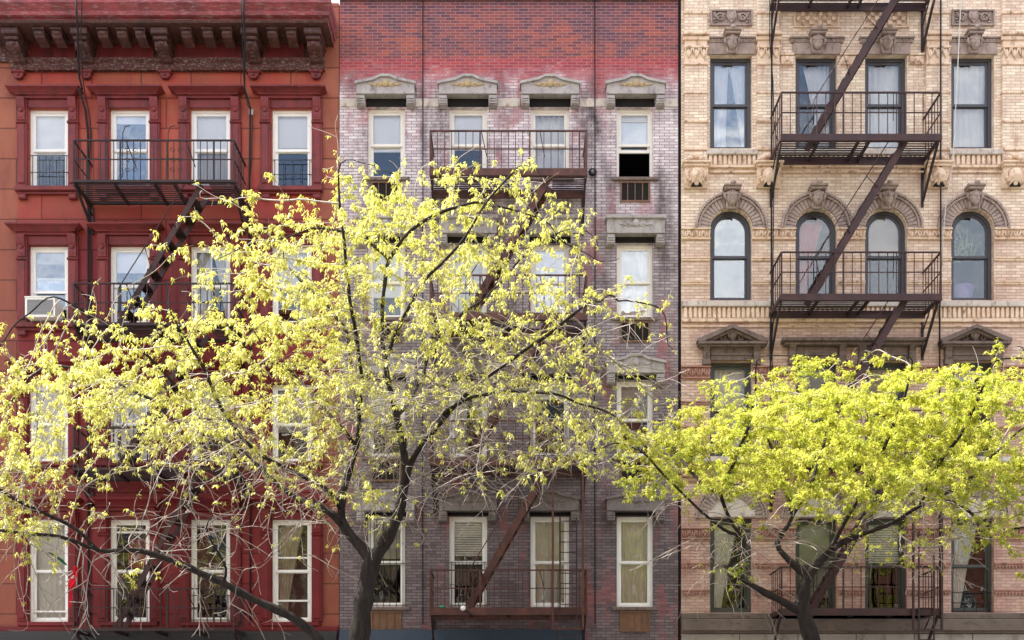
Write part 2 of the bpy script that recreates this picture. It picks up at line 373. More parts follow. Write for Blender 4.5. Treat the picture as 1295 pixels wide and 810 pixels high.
def window(parent, h, mat='white', glass='glass', fw=.10, split=.5, blind=0, bmat='blind', curtain=None, cmat='curt',
           bars=None, grid=None, slats=0, recess=.07, label=None, sill=None, extra_rail=None, raise_=0.0):
    x0, x1, z0, z1, arch = h
    mb = MB()
    y0 = recess; o = outline(x0, x1, z0, z1, arch, .001); i1 = outline(x0, x1, z0, z1, arch, fw*.55)
    mb.ring(o, i1, y0, y0+.13)
    w = obj('window', mb, M[mat], parent, label)
    ix0, ix1, iz0, iz1 = x0+fw*.5, x1-fw*.5, z0+fw*.5, z1-fw*.5
    zm = iz0 + (iz1-iz0)*split; s = .055
    mb = MB()
    # upper sash in front, lower sash behind it
    mb.ring(outline(ix0, ix1, zm-.022, iz1, arch), outline(ix0, ix1, zm-.022, iz1, arch, s), y0+.025, y0+.058)
    lz0 = iz0 + raise_
    mb.ring(outline(ix0, ix1, lz0, zm+.02+raise_), outline(ix0, ix1, lz0, zm+.02+raise_, False, s, bot=.06), y0+.062, y0+.095)
    if grid:
        nx, nz = grid
        for k in range(1, nx): x = ix0+(ix1-ix0)*k/nx; mb.box(x-.009, x+.009, y0+.03, y0+.05, zm, iz1-s*.5)
        for k in range(1, nz): z = zm+(iz1-zm)*k/nz; mb.box(ix0+s*.5, ix1-s*.5, y0+.031, y0+.049, z-.009, z+.009)
    if extra_rail:
        for f in extra_rail:
            z = iz0+(iz1-iz0)*f; mb.box(ix0+s*.5, ix1-s*.5, y0+.03, y0+.09, z-.018, z+.018)
    obj('sash', mb, M[mat], w)
    mb = MB()
    mb.prism_xz(outline(ix0, ix1, zm-.02, iz1, arch, s*.6), y0+.040, y0+.043)
    mb.prism_xz(outline(ix0, ix1, lz0, zm+raise_, False, s*.6), y0+.077, y0+.080)
    p = obj('pane', mb, M[glass], w)
    yb = y0+.100
    if blind > 0:
        zb = iz1 - (iz1-iz0)*blind; mb = MB()
        if slats:
            k = int((iz1-zb)/.05)
            for q in range(k):
                z = iz1-.02-q*.05; mb.add([(ix0+.03,yb,z),(ix1-.03,yb,z),(ix1-.03,yb+.016,z-.036),(ix0+.03,yb+.016,z-.036)], [(0,1,2,3)])
        else:
            oo = outline(ix0, ix1, zb, iz1, arch, .012); n = len(oo)
            mb.prism_xz(oo, yb, yb+.004)
            mb.box(ix0+.012, ix1-.012, yb-.008, yb-.001, zb, zb+.03)
        obj('blind', mb, M[bmat], w)
    if curtain:
        mb = MB(); yc = y0+.16; t = iz1-.02
        if arch: t = iz1-.10
        wd = ix1-ix0
        if curtain == 'full': parts = [wavy(ix0, ix1, iz0, t, yc, .02, 6)]
        elif curtain == 'left': parts = [wavy(ix0, ix0+wd*.8, iz0, t, yc, .02, 6, (.35, -1))]
        elif curtain == 'right': parts = [wavy(ix1-wd*.8, ix1, iz0, t, yc, .02, 6, (.4, 1))]
        else: parts = [wavy(ix0, ix0+wd*.5, iz0, t, yc, .018, 4, (.82, -1)), wavy(ix1-wd*.5, ix1, iz0, t, yc, .018, 4, (.22, 1))]
        for q in parts: mb.add(q.v, q.f, True)
        obj('curtain', mb, M[cmat], w)
    if bars:
        frac, nb = bars; mb = MB(); zt = iz0+(iz1-iz0)*frac; yy = y0-.02
        for k in range(nb+1):
            x = ix0+(ix1-ix0)*k/nb; mb.tube([(x,yy,z0+.01),(x,yy,zt)], .006, 5)
        for z in (z0+.05, (z0+zt)/2, zt): mb.tube([(x0+.01,yy,z),(x1-.01,yy,z)], .008, 5)
        obj('guard_bars', mb, M['irond'], w)
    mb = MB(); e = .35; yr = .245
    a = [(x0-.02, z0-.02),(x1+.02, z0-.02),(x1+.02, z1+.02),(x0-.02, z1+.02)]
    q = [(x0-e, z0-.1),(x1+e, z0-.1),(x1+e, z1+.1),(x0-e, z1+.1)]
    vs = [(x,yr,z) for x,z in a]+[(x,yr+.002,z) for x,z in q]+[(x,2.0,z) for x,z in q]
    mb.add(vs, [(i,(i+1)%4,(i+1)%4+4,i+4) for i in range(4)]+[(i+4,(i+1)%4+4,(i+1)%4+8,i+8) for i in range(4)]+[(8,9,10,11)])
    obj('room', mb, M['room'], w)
    if sill:
        mb = MB(); d, hh, ex, smat = sill
        mb.bbox(x0-ex, x1+ex, -d, recess+.02, z0-hh, z0-.002, .012); obj('sill', mb, M[smat], w)
    return w

# ---------------------------------------------------------------- RED BUILDING
XE = X(428.6)
redb = thing('apartment_building', 'red painted apartment building with white windows and a heavy bracketed cornice', 'building', ((X(-8)+XE)/2, 0, 0))
cols = [(37, 86), (139, 189), (241, 291), (344, 394)]
rows = [(138, 238), (311, 410), (486, 585), (657, 787)]
holes = []; HR = {}
for r, (a, b) in enumerate(rows):
    for c, (l, q) in enumerate(cols):
        h = (X(l), X(q), Z(b), Z(a), False); HR[r, c] = h; holes.append(h)
make_wall(redb, X(-8), XE, 3.5, Z(4), holes, M['red'])
spec = {
 (0,0): dict(blind=.55, bars=(.42,5)), (0,1): dict(glass='glass2', blind=.12), (0,2): dict(blind=.52, curtain='full', cmat='beige'), (0,3): dict(blind=.45, bars=(.36,4)),
 (1,0): dict(glass='glass2', blind=.18, bmat='grey', split=.42, raise_=.30), (1,1): dict(blind=.30, glass='glass2'), (1,2): dict(grid=(2,2), curtain='split', glass='glass'), (1,3): dict(blind=.5),
 (2,0): dict(blind=.98), (2,1): dict(blind=.95, bars=(.9,5)), (2,2): dict(grid=(3,2), blind=.4, bars=(.5,5)), (2,3): dict(blind=.6, bmat='grey'),
 (3,0): dict(curtain='full', glass='glass3', extra_rail=(.09,)), (3,1): dict(glass='glass3', extra_rail=(.90,)), (3,2): dict(glass='glass', bars=(.25,5)), (3,3): dict(glass='glass3', extra_rail=(.20,.64), curtain='left', cmat='beige')}
hood_y = [(107, 124), (281, 297), (455, 471), (628, 646)]
for (r, c), h in HR.items():
    tm = 'redtrim' if r < 2 else 'redlow'
    lab = {(1,0): 'white sash window held open over an air conditioner', (3,1): 'tall white window with a faded red banner inside'}.get((r,c))
    w = window(redb, h, 'white', **spec[r,c], label=lab)
    x0, x1, z0, z1, _ = h
    # moulded hood
    ha, hb = hood_y[r]; zt, zb = Z(ha, .28), Z(hb, .1); hx0, hx1 = x0-.40, x1+.33
    mb = MB()
    H = zt-zb
    pr = [(0,zb),(.10,zb),(.10,zb+H*.22),(.15,zb+H*.30),(.15,zb+H*.42),(.21,zb+H*.60),(.27,zb+H*.72),(.30,zb+H*.78),(.30,zb+H*.95),(.28,zt),(0,zt+.03)]
    n = len(pr)
    # returns at both ends follow the profile, as a real moulding does
    vs = []
    for d, z in pr: vs.append((hx0+.28-d*.93, -d, z))
    for d, z in pr: vs.append((hx1-.28+d*.93, -d, z))
    for d, z in pr: vs.append((hx0+.28-d*.93, 0, z))
    for d, z in pr: vs.append((hx1-.28+d*.93, 0, z))
    fs = [(i,(i+1)%n,(i+1)%n+n,i+n) for i in range(n)]+[(i,i+2*n,(i+1)%n+2*n,(i+1)%n) for i in range(n)]+[(i+n,(i+1)%n+n,(i+1)%n+3*n,i+3*n) for i in range(n)]
    mb.add(vs, fs); obj('hood', mb, M[tm], w)
    mb = MB(); mb.bbox(x0-.02, x1+.02, -.05, .05, z1+.003, zb-.003, .01); obj('lintel', mb, M[tm], w)
    for sgn in (-1, 1):
        e = x0 if sgn < 0 else x1
        a, b = (e-.235, e-.022) if sgn < 0 else (e+.022, e+.235)
        mb = MB()
        mb.bbox(a, b, -.075, 0, z0, zb-.005, .012)
        zc = zb - .48
        mb.bbox(a+.035, b-.035, -.10, -.07, z0+.06, zc-.06, .015)       # raised panel
        mb.bbox(a-.012, b+.012, -.115, 0, zc-.035, zc, .01)
        mb.prism_yz([(.07,zc+.002),(.11,zc+.02),(.125,zc+.12),(.11,zc+.22),(.15,zc+.30),(.175,zb-.06),(.17,zb-.007),(.05,zb-.007)], a+.025, b-.025)
        mb.ell(((a+b)/2, -.12, zc+.22), (.05, .03, .045), 8, 6); mb.ell(((a+b)/2, -.10, zc+.08), (.035, .03, .035), 8, 6)
        clean(obj('pilaster', mb, M[tm], w))
    mb = MB()
    if r < 3:
        mb.bbox(x0-.27, x1+.24, -.13, .06, z0-.10, z0-.003, .015); mb.bbox(x0-.22, x1+.20, -.07, 0, z0-.155, z0-.102, .01)
        for q in (x0-.20, x1+.04): mb.bbox(q, q+.16, -.10, 0, z0-.26, z0-.157, .02)
    else:
        mb.bbox(x0-.20, x1+.18, -.10, .06, z0-.09, z0-.003, .015)
    obj('sill', mb, M[tm], w)
# string course and base band
mb = MB(); mb.bbox(X(-7), X(428), -.07, 0, Z(799), Z(792.5), .01); obj('band', mb, M['redlow'], redb)
# cornice
cor = MB(); s = .9
pr = [(0,Z(21,s)-.05),(.80,Z(21,s)-.05),(.80,Z(20,s)),(.90,Z(19,s)),(.92,Z(15,s)),(.88,Z(14,s)),(.90,Z(12,s)),(.97,Z(8,s)),(1.0,Z(7,s)),(1.0,Z(0,s)),(.96,Z(-6,s)),(0,Z(-12,s))]
xl, xr = X(-8), X(404, 0)
n = len(pr); vs = []
for d, z in pr: vs.append((xl, -d, z))
for d, z in pr: vs.append((xr-.02+d*.40, -d, z))
for d, z in pr: vs.append((xr-.02+d*.40, 0, z))
cor.add(vs, [(i,(i+1)%n,(i+1)%n+n,i+n) for i in range(n)]+[(i+n,(i+1)%n+n,(i+1)%n+2*n,i+2*n) for i in range(n)])
cornice = obj('cornice', cor, M['cornice'], redb)
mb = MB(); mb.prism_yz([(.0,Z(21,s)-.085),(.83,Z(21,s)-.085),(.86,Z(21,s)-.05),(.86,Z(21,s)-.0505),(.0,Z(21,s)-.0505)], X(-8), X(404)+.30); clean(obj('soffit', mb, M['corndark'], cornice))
zs = Z(21, .9)-.087
mb = MB(); mb.bbox(X(-8), X(404), -.055, 0, Z(80), zs, .01); mb.prism_yz([(0,Z(92)),(.10,Z(92)),(.14,Z(88)),(.14,Z(85)),(.20,Z(82)),(.20,Z(80)),(.0,Z(79))], X(17), X(411)); clean(obj('frieze', mb, M['cornpanel'], cornice))
BR = [22, 108, 208, 320, 399]
for a, b in ((38,98),(124,196),(223,307),(334,386)):
    mb = MB(); x0, x1, z0, z1 = X(a), X(b), Z(79), Z(60)
    mb.ring([(x0,z0),(x1,z0),(x1,z1),(x0,z1)], [(x0+.05,z0+.05),(x1-.05,z0+.05),(x1-.05,z1-.05),(x0+.05,z1-.05)], -.10, -.056)
    mb.box(x0+.052, x1-.052, -.075, -.056, z0+.052, z1-.052); obj('frieze_panel', mb, M['redtrim'], cornice)
for px in BR:
    x = X(px, .3); w2 = .125; mb = MB()
    mb.bbox(x-w2-.05, x+w2+.05, -.72, 0, zs-.13, zs-.003, .02)
    mb.bbox(x-w2-.02, x+w2+.02, -.64, 0, zs-.20, zs-.132, .02)
    prof = [(0,zs-.202),(.56,zs-.202),(.58,zs-.25),(.55,zs-.31),(.46,zs-.345),(.36,zs-.36),(.29,zs-.39),(.22,zs-.43),(.12,zs-.455),(0,zs-.455)]
    mb.prism_yz(prof, x-w2, x+w2)
    mb.tube([(x-w2-.012,-.46,zs-.275),(x+w2+.012,-.46,zs-.275)], .065, 12); mb.tube([(x-w2-.012,-.20,zs-.385),(x+w2+.012,-.20,zs-.385)], .05, 12)
    for i in range(5): mb.ell((x, -.57+.09*i, zs-.26-.035*i), (.075, .045, .045), 8, 6)
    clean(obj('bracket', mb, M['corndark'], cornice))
    mb = MB(); xk = X(px, .12); zk = Z(92.4)
    mb.bbox(xk-.14, xk+.14, -.13, 0, zk-.045, zk-.003, .01); mb.prism_xz([(xk-.11,zk-.047),(xk-.10,zk-.11),(xk-.05,zk-.16),(xk+.05,zk-.16),(xk+.10,zk-.11),(xk+.11,zk-.047)], -.10, 0)
    mb.ell((xk, -.10, zk-.09), (.035,.03,.035), 8, 6); clean(obj('drop', mb, M['redtrim'], cornice))
for px in (53, 75, 133, 157, 180, 238, 265, 289, 346, 370):
    x = X(px, .5); mb = MB(); mb.bbox(x-.12, x+.12, -.72, -.28, zs-.05, zs-.003, .01)
    mb.prism_yz([(.30,zs-.052),(.66,zs-.052),(.66,zs-.12),(.60,zs-.165),(.48,zs-.175),(.30,zs-.20)], x-.10, x+.10)
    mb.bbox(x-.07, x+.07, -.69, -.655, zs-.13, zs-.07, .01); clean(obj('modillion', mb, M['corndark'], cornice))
# shop storey (below the picture) with its dark sign band
mb = MB(); mb.box(X(-8), XE, .05, .6, 0, 3.5); mb.bbox(X(-8), XE-.01, -.16, .045, 3.15, Z(799.5), .02); obj('shopfront', mb, M['shopd'], redb)
for k in range(3):
    mb = MB(); xa = X(-8)+.5+k*2.3; mb.box(xa, xa+1.9, .03, .045, .5, 2.9); obj('shop_window', mb, M['glass2'], redb)

# ---------------------------------------------------------------- MIDDLE BUILDING
mx0, mx1 = X(429.4), X(857.5)
midb = thing('apartment_building', 'grey and red brick apartment building with peaked stone window heads and cream windows', 'building', ((mx0+mx1)/2, 0, 0))
cols = [(465, 512), (568, 616), (671, 720), (780, 826)]
rows = [(136, 225), (308, 402), (481, 578), (653, 768)]
HM = {}; holes = []
for r, (a, b) in enumerate(rows):
    for c, (l, q) in enumerate(cols):
        h = (X(l), X(q), Z(b), Z(a), False); HM[r, c] = h; holes.append(h)
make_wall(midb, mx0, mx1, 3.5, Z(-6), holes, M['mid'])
mb = MB(); mb.bbox(mx0, mx1, -.10, .3, Z(1)+.0, Z(-6)+.12, .02); obj('coping', mb, M['brownd'], midb)
spec = {
 (0,0): dict(blind=.58, bmat='blind'), (0,1): dict(blind=.55), (0,2): dict(curtain='full', glass='glass'), (0,3): dict(blind=.50, bmat='blind', raise_=.55),
 (1,0): dict(blind=.7), (1,1): dict(blind=.9), (1,2): dict(blind=.75, glass='glass2'), (1,3): dict(glass='glass2', curtain='full'),
 (2,0): dict(blind=.5), (2,1): dict(curtain='split', glass='glass3'), (2,2): dict(blind=.2, bars=(.5,5)), (2,3): dict(blind=.45, bmat='grey'),
 (3,0): dict(bars=(1.0,5), blind=.45, bmat='grey', glass='glass3'), (3,1): dict(blind=.42, slats=1, bars=(.5,9), glass='glass3'), (3,2): dict(curtain='full', cmat='creme', glass='glass3'), (3,3): dict(curtain='full', cmat='creme', glass='glass3')}
for (r, c), h in HM.items():
    x0, x1, z0, z1, _ = h
    w = window(midb, h, 'cremepaint' if r < 3 else 'white', recess=.10, **spec[r,c], sill=(.06, .075, .10, 'brownd'))
    sm = 'stone' if r < 2 or c in (0, 3) and r < 3 else 'stonelow'
    if r == 3 and c == 0: sm = 'stone'
    cx = (x0+x1)/2; hw = .605; d = .20
    sf = (z1-EYE)*d/DIST; zb = z1+(.29,.22,.16,.12)[r]-sf; pk = z1+(.66,.57,.53,.52)[r]-sf; sh = pk-.15
    mb = MB()
    # shallow peaked head stone with a raised margin
    flat = r == 1
    if flat: sh = pk
    poly = [(cx-hw,zb),(cx+hw,zb),(cx+hw,sh),(cx+hw*.42,sh+(0 if flat else .075)),(cx+.10,pk),(cx-.10,pk),(cx-hw*.42,sh+(0 if flat else .075)),(cx-hw,sh)]
    mb.prism_xz(poly, -d, 0)
    if flat: mb.bbox(cx-hw-.03, cx+hw+.03, -d-.05, 0, sh-.06, sh+.02, .012)
    else: mb.prism_xz([(cx-hw-.03,sh-.03),(cx-hw*.42,sh+.045),(cx-.10,pk-.03),(cx+.10,pk-.03),(cx+hw*.42,sh+.045),(cx+hw+.03,sh-.03),(cx+hw+.03,sh+.022),(cx+hw*.42,sh+.10),(cx+.10,pk+.022),(cx-.10,pk+.022),(cx-hw*.42,sh+.10),(cx-hw-.03,sh+.022)], -d-.045, 0)
    for e in (-1, 1):
        a = cx+e*hw; b = cx+e*(hw-.17)
        mb.bbox(min(a,b), max(a,b), -d+.02, 0, zb-.22, zb-.003, .02)
        for k in range(3): mb.bbox(min(a,b)+.01, max(a,b)-.01, -d-.005, -d+.018, zb-.20+k*.05, zb-.17+k*.05, .006)
    clean(obj('lintel', mb, M[sm], w))
    # carved ornament
    mb = MB(); zc = (zb+pk)/2+.02
    mb.ell((cx, -d-.01, zc+.01), (.075,.035,.085), 10, 8)
    for e in (-1, 1):
        for k in range(4): mb.ell((cx+e*(.10+.065*k), -d-.005, zc-.01+.018*math.sin(k*2.0)), (.05,.02,.045-.007*k), 8, 6)
        mb.ell((cx+e*.13, -d, zc-.05), (.07,.015,.02), 8, 6)
    obj('carving', mb, M['ochre' if r == 0 else sm], w)
    # near-black box painted in as the shade under the head stone
    mb = MB(); mb.box(x0-.03, x1+.03, -.004, .02, z1+.004, zb-.004); obj('head_shade', mb, M['hole'], w)
    if c in (0, 3):
        v0, v1, vt, vb = x0+.07, x1-.07, z0-.085, z0-.52
        mb = MB(); mb.ring([(v0,vb),(v1,vb),(v1,vt),(v0,vt)], [(v0+.035,vb+.035),(v1-.035,vb+.035),(v1-.035,vt-.035),(v0+.035,vt-.035)], -.03, .01)
        v = obj('air_vent', mb, M['vent'], midb)
        if r == 3:
            mb = MB(); mb.box(v0+.036, v1-.036, -.012, -.002, vb+.036, vt-.036); obj('cover', mb, M['vent'], v)
        else:
            mb = MB(); mb.box(v0+.036, v1-.036, -.008, -.002, vb+.036, vt-.036); obj('backing', mb, M['hole'], v)
        mb = MB()
        for k in range(1, 4): x = v0+(v1-v0)*k/4; mb.box(x-.01, x+.01, -.026, -.014, vb+.037, vt-.037)
        obj('bar', mb, M['vent'], v)
# string courses between the heads
for r in range(2):
    zc = HM[r,0][3]+.09; segs = [(mx0+.002, HM[r,0][0]-.22)] + [(HM[r,c][1]+.22, HM[r,c+1][0]-.22) for c in range(3)] + [(HM[r,3][1]+.22, mx1-.002)]
    if r == 0:
        for a, b in segs:
            mb = MB(); mb.bbox(a, b, -.02, 0, zc-.085, zc+.085, .006); obj('string_course', mb, M['sill'], midb)
mb = MB(); mb.box(mx0, mx1, .05, .6, 0, 3.5); obj('shopfront', mb, M['shopd'], midb)
mb = MB(); mb.prism_yz([(0,Z(797)),(.10,Z(797)),(.9,3.0),(.9,2.75),(.87,2.75),(.87,2.98),(.1,Z(797)-.04),(0,Z(797)-.04)], mx0+.02, X(735)); clean(obj('awning', mb, M['awn'], midb))
mb = MB(); mb.box(X(735)+.01, mx1, -.03, .045, 0, 3.5); obj('pier', mb, M['mid'], midb)
# ---------------------------------------------------------------- CREAM BUILDING
rx0, rx1 = X(861.5), X(1302)
crm = thing('apartment_building', 'cream brick apartment building with arched windows, pediments and carved heads', 'building', ((rx0+rx1)/2, 0, 0))
cols = [(898, 951), (1006, 1059), (1094, 1147), (1203, 1257)]
rows = [(70, 188), (264, 380), (457, 577), (655, 775)]
HC = {}; holes = []
for r, (a, b) in enumerate(rows):
    for c, (l, q) in enumerate(cols):
        h = (X(l), X(q), Z(b), Z(a), r == 1); HC[r, c] = h; holes.append(h)
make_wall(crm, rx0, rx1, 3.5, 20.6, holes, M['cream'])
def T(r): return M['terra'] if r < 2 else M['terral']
def head(mb, x, z, s=1.0, y=-.14):
    """carved stone head: face with brow, nose, mouth and chin, hair at the sides and a band of leaves over it"""
    def face(p):
        a, b, c = p
        if b < 0:
            f = max(0, -b)
            b -= .24*math.exp(-((a/.11)**2)-((c-.04)/.22)**2)*f      # nose
            b += .50*math.exp(-((abs(a)-.36)/.19)**2-((c-.20)/.15)**2)*f   # eye hollows
            b += .30*math.exp(-((a/.28)**2)-((c+.42)/.06)**2)*f     # mouth
            b -= .06*math.exp(-((a/.3)**2)-((c+.75)/.14)**2)*f    # chin
        a *= 1 - .22*max(0, -c)
        return a, b, c
    mb.ell((x, y-.02*s, z), (.105*s, .115*s, .15*s), 28, 24, face)
    for e in (-1, 1):
        mb.ell((x+e*.098*s, y+.02, z+.03*s), (.028*s,.07*s,.11*s), 8, 6); mb.ell((x+e*.10*s, y+.03, z-.12*s), (.028*s,.05*s,.10*s), 8, 6)
        mb.ell((x+e*.085*s, y-.03, z+.11*s), (.05*s,.05*s,.05*s), 8, 6)
    for k in range(5): mb.ell((x+(-2+k)*.045*s, y-.07*s+abs(k-2)*.014, z+.145*s-abs(k-2)*.012), (.03*s,.035*s,.04*s), 7, 5)
def keystone(parent, x, zt, mat, wide=True, s=1.0):
    mb = MB()
    mb.bbox(x-.20*s, x+.20*s, -.27, 0, zt-.05, zt, .012); mb.bbox(x-.175*s, x+.175*s, -.23, 0, zt-.10, zt-.052, .01)
    mb.ell((x, -.27, zt+.01), (.07*s,.03,.04), 8, 6)
    mb.prism_xz([(x-.15*s,zt-.102),(x-.13*s,zt-.43*s),(x-.09*s,zt-.50*s),(x+.09*s,zt-.50*s),(x+.13*s,zt-.43*s),(x+.15*s,zt-.102)], -.10, 0)
    for e in (-1, 1): mb.tube([(x+e*.15*s,-.12,zt-.15),(x+e*.17*s,-.13,zt-.22),(x+e*.12*s,-.13,zt-.32)], [.03,.035,.012], 6)
    head(mb, x, zt-.30*s, s*1.05, -.11)
    return obj('carved_head', mb, mat, parent)
def lion(parent, x, zt, mat):
    mb = MB(); w = .245
    mb.bbox(x-w-.05, x+w+.05, -.24, 0, zt-.045, zt, .012); mb.bbox(x-w-.02, x+w+.02, -.20, 0, zt-.10, zt-.047, .01)
    mb.prism_yz([(0,zt-.102),(.14,zt-.102),(.14,zt-.20),(.10,zt-.42),(.05,zt-.50),(0,zt-.50)], x-w, x+w)
    zc = zt-.28
    def f(p):
        a, b, c = p
        if b < 0:
            b -= .35*math.exp(-(a/.28)**2-((c+.1)/.3)**2); b += .25*math.exp(-((abs(a)-.4)/.2)**2-((c-.25)/.15)**2)
        return a, b, c
    mb.ell((x, -.13, zc), (.15,.12,.17), 18, 14, f)
    for k in range(14):
        a = PI*(-.25+1.5*k/13); mb.ell((x+.19*math.cos(a), -.12, zc+.02+.15*math.sin(a)), (.05,.05,.05), 7, 5)
    for e in (-1, 1): mb.ell((x+e*.08, -.19, zc-.03), (.05,.04,.035), 8, 6); mb.tube([(x+e*.05,-.19,zc-.10),(x+e*.13,-.14,zc-.20)], [.025,.01], 6)
    mb.ell((x, -.12, zc-.17), (.06,.06,.05), 8, 6)
    o = obj('carved_lion_mask', mb, mat, parent)
    mb = MB(); mb.prism_xz([(x-.12,zt-.50),(x-.07,zt-.43),(x+.07,zt-.43),(x+.12,zt-.50)], -.15, -.10); obj('hollow_shade', mb, M['hole'], o)  # solid dark wedge painted as the shade below the mask
def frieze(mb, x0, x1, z0, z1, d=.05):
    mb.bbox(x0, x1, -d*.6, 0, z0, z1, .004)
    mb.bbox(x0-.01, x1+.01, -d-.03, 0, z1+.001, z1+.035, .008); mb.bbox(x0-.005, x1+.005, -d-.01, 0, z0-.03, z0-.001, .006)
    n = max(1, int(round((x1-x0)/.17))); w = (x1-x0)/n; h = z1-z0
    for k in range(n):
        x = x0+w*(k+.5)
        mb.ell((x, -d*.6, z0+h*.5), (.028,.03,h*.42), 8, 6)
        for e in (-1, 1):
            mb.tube([(x+e*w*.10,-d*.7,z0+h*.1),(x+e*w*.30,-d-.01,z0+h*.35),(x+e*w*.42,-d-.005,z0+h*.75),(x+e*w*.30,-d-.01,z0+h*.88)], [.012,.018,.020,.012], 5)
def flutes(mb, x0, x1, z0, z1, d=.06, w=.10):
    n = max(1, int((x1-x0)/w)); w = (x1-x0)/n
    for k in range(n):
        x = x0+w*(k+.5)
        mb.prism_xz([(x-w*.30,z0),(x+w*.30,z0),(x+w*.30,z1-.03),(x+w*.18,z1-.004),(x-w*.18,z1-.004),(x-w*.30,z1-.03)], -d, 0)
PIERS = [(865, 894), (957, 985), (1170, 1199), (1266, 1295)]
cxs = {}
spec = {
 (0,0): dict(curtain='split', glass='glass2'), (0,1): dict(curtain='right', glass='glass'), (0,2): dict(curtain='full', glass='glass'), (0,3): dict(curtain='full', glass='glass'),
 (1,0): dict(glass='glass2'), (1,1): dict(glass='glass', curtain='left', cmat='pink'), (1,2): dict(blind=.48, bmat='beige', glass='glass'), (1,3): dict(glass='glass', curtain=None),
 (2,0): dict(glass='glass', curtain='full'), (2,1): dict(glass='glass3', blind=.6, bmat='grey'), (2,2): dict(glass='glass3', blind=.5, bmat='beige'), (2,3): dict(glass='glass3', curtain='left'),
 (3,0): dict(curtain='left', glass='glass3'), (3,1): dict(blind=.85, bmat='grey', glass='glass3'), (3,2): dict(blind=.46, slats=1, glass='glass3'), (3,3): dict(curtain='left', glass='glass3', bars=(.2,3))}
for (r, c), h in HC.items():
    x0, x1, z0, z1, arch = h; cx = (x0+x1)/2; hw = (x1-x0)/2
    w = window(crm, h, 'black' if r < 2 else 'green', fw=.13, recess=.13, **spec[r,c])
    if r == 0:
        mb = MB(); zl = z1+.24
        mb.bbox(x0-.06, x1+.06, -.04, 0, z1+.002, zl, .006); obj('lintel', mb, M['brown'], w)
        mb = MB(); mb.bbox(x0-.14, x1+.14, -.10, 0, zl+.075, zl+.11, .01); mb.bbox(x0-.11, x1+.11, -.06, 0, zl+.003, zl+.073, .01)
        for k in range(14): xx = x0-.08+(x1-x0+.16)*(k+.5)/14; mb.ell((xx,-.065,zl+.045), (.022,.02,.022), 6, 5)
        obj('cornice_moulding', mb, M['brown'], w)
        keystone(w, cx, Z(35, .24), M['brown'], s=.88)
        # carved panel with a shield between scrolls, or a chequer of blocks
        mb = MB(); pz0, pz1 = Z(34), Z(14)
        if c in (0, 3):
            mb.ring([(x0+.0,pz0),(x1,pz0),(x1,pz1),(x0,pz1)], [(x0+.03,pz0+.03),(x1-.03,pz0+.03),(x1-.03,pz1-.03),(x0+.03,pz1-.03)], -.06, 0)
            mb.box(x0+.031, x1-.031, -.015, 0, pz0+.031, pz1-.031); zc = (pz0+pz1)/2
            mb.prism_xz([(cx-.09,zc+.12),(cx+.09,zc+.12),(cx+.10,zc),(cx,zc-.13),(cx-.10,zc)], -.07, -.01); mb.ell((cx,-.07,zc+.01), (.06,.03,.08), 10, 8)
            for e in (-1, 1):
                pts = []; 
                for k in range(16): a = k*.62; rr = .10-.0055*k; pts.append((cx+e*(.23+rr*math.cos(a)), -.045, zc+.0+rr*math.sin(a)))
                mb.tube(pts, [.022-.0008*k for k in range(16)], 5)
                pts = [(cx+e*(.13+.05*k), -.05, zc+.07*math.sin(1+k*1.5)) for k in range(6)]; mb.tube(pts, [.018]*5+[.008], 5)
                for k in range(4): mb.ell((cx+e*(.33+.02*(k%2)), -.04, zc-.09+.06*k), (.035,.02,.022), 7, 5)
            obj('carved_panel', mb, M['brown'], w)
        else:
            for i in range(9):
                for j in range(3):
                    if (i+j) % 2: mb.bbox(x0+.02+i*.092, x0+.10+i*.092, -.05, 0, pz0+.02+j*.095, pz0+.10+j*.095, .008)
            mb.ring([(x0-.03,pz0-.03),(x1+.03,pz0-.03),(x1+.03,pz1+.03),(x0-.03,pz1+.03)], [(x0,pz0),(x1,pz0),(x1,pz1),(x0,pz1)], -.03, 0)
            obj('chequer_panel', mb, M['terra'], w)
    if r in (1, 3):
        zc = z1-hw if r == 1 else z1-.02
        mb = MB(); n = 23; ra, rb = (hw+.02, .66)
        for k in range(n):
            a0 = PI*k/n+.012; a1 = PI*(k+1)/n-.012
            P = lambda rr, a: (cx+rr*math.cos(a), zc+rr*math.sin(a))
            mb.prism_xz([P(ra,a0), P(rb,a0), P(rb,a1), P(ra,a1)], -.045, 0)
        m = 40
        for (r0, r1, d) in ((.663, .70, .075), (.72, .76, .10)):
            for k in range(m):
                a0 = PI*k/m; a1 = PI*(k+1)/m
                mb.prism_xz([P(r0,a0), P(r1,a0), P(r1,a1), P(r0,a1)], -d, 0)
        for k in range(34):
            a = PI*(k+.5)/34; mb.ell((cx+.71*math.cos(a), -.07, zc+.71*math.sin(a)), (.02,.02,.02), 6, 4)
        obj('arch_hood', mb, M['brown'], w)
        if r == 1: keystone(w, cx, Z(232, .24), M['brown'], s=.92)
        else:
            mb = MB(); mb.prism_xz([(cx+(hw+.015)*math.cos(PI*k/16), zc+.14+(hw-.14)*math.sin(PI*k/16)) for k in range(17)], -.02, 0)
            mb.bbox(cx-hw-.05, cx+hw+.05, -.06, 0, z1+.003, z1+.14, .008); obj('lintel', mb, M['sill'], w)
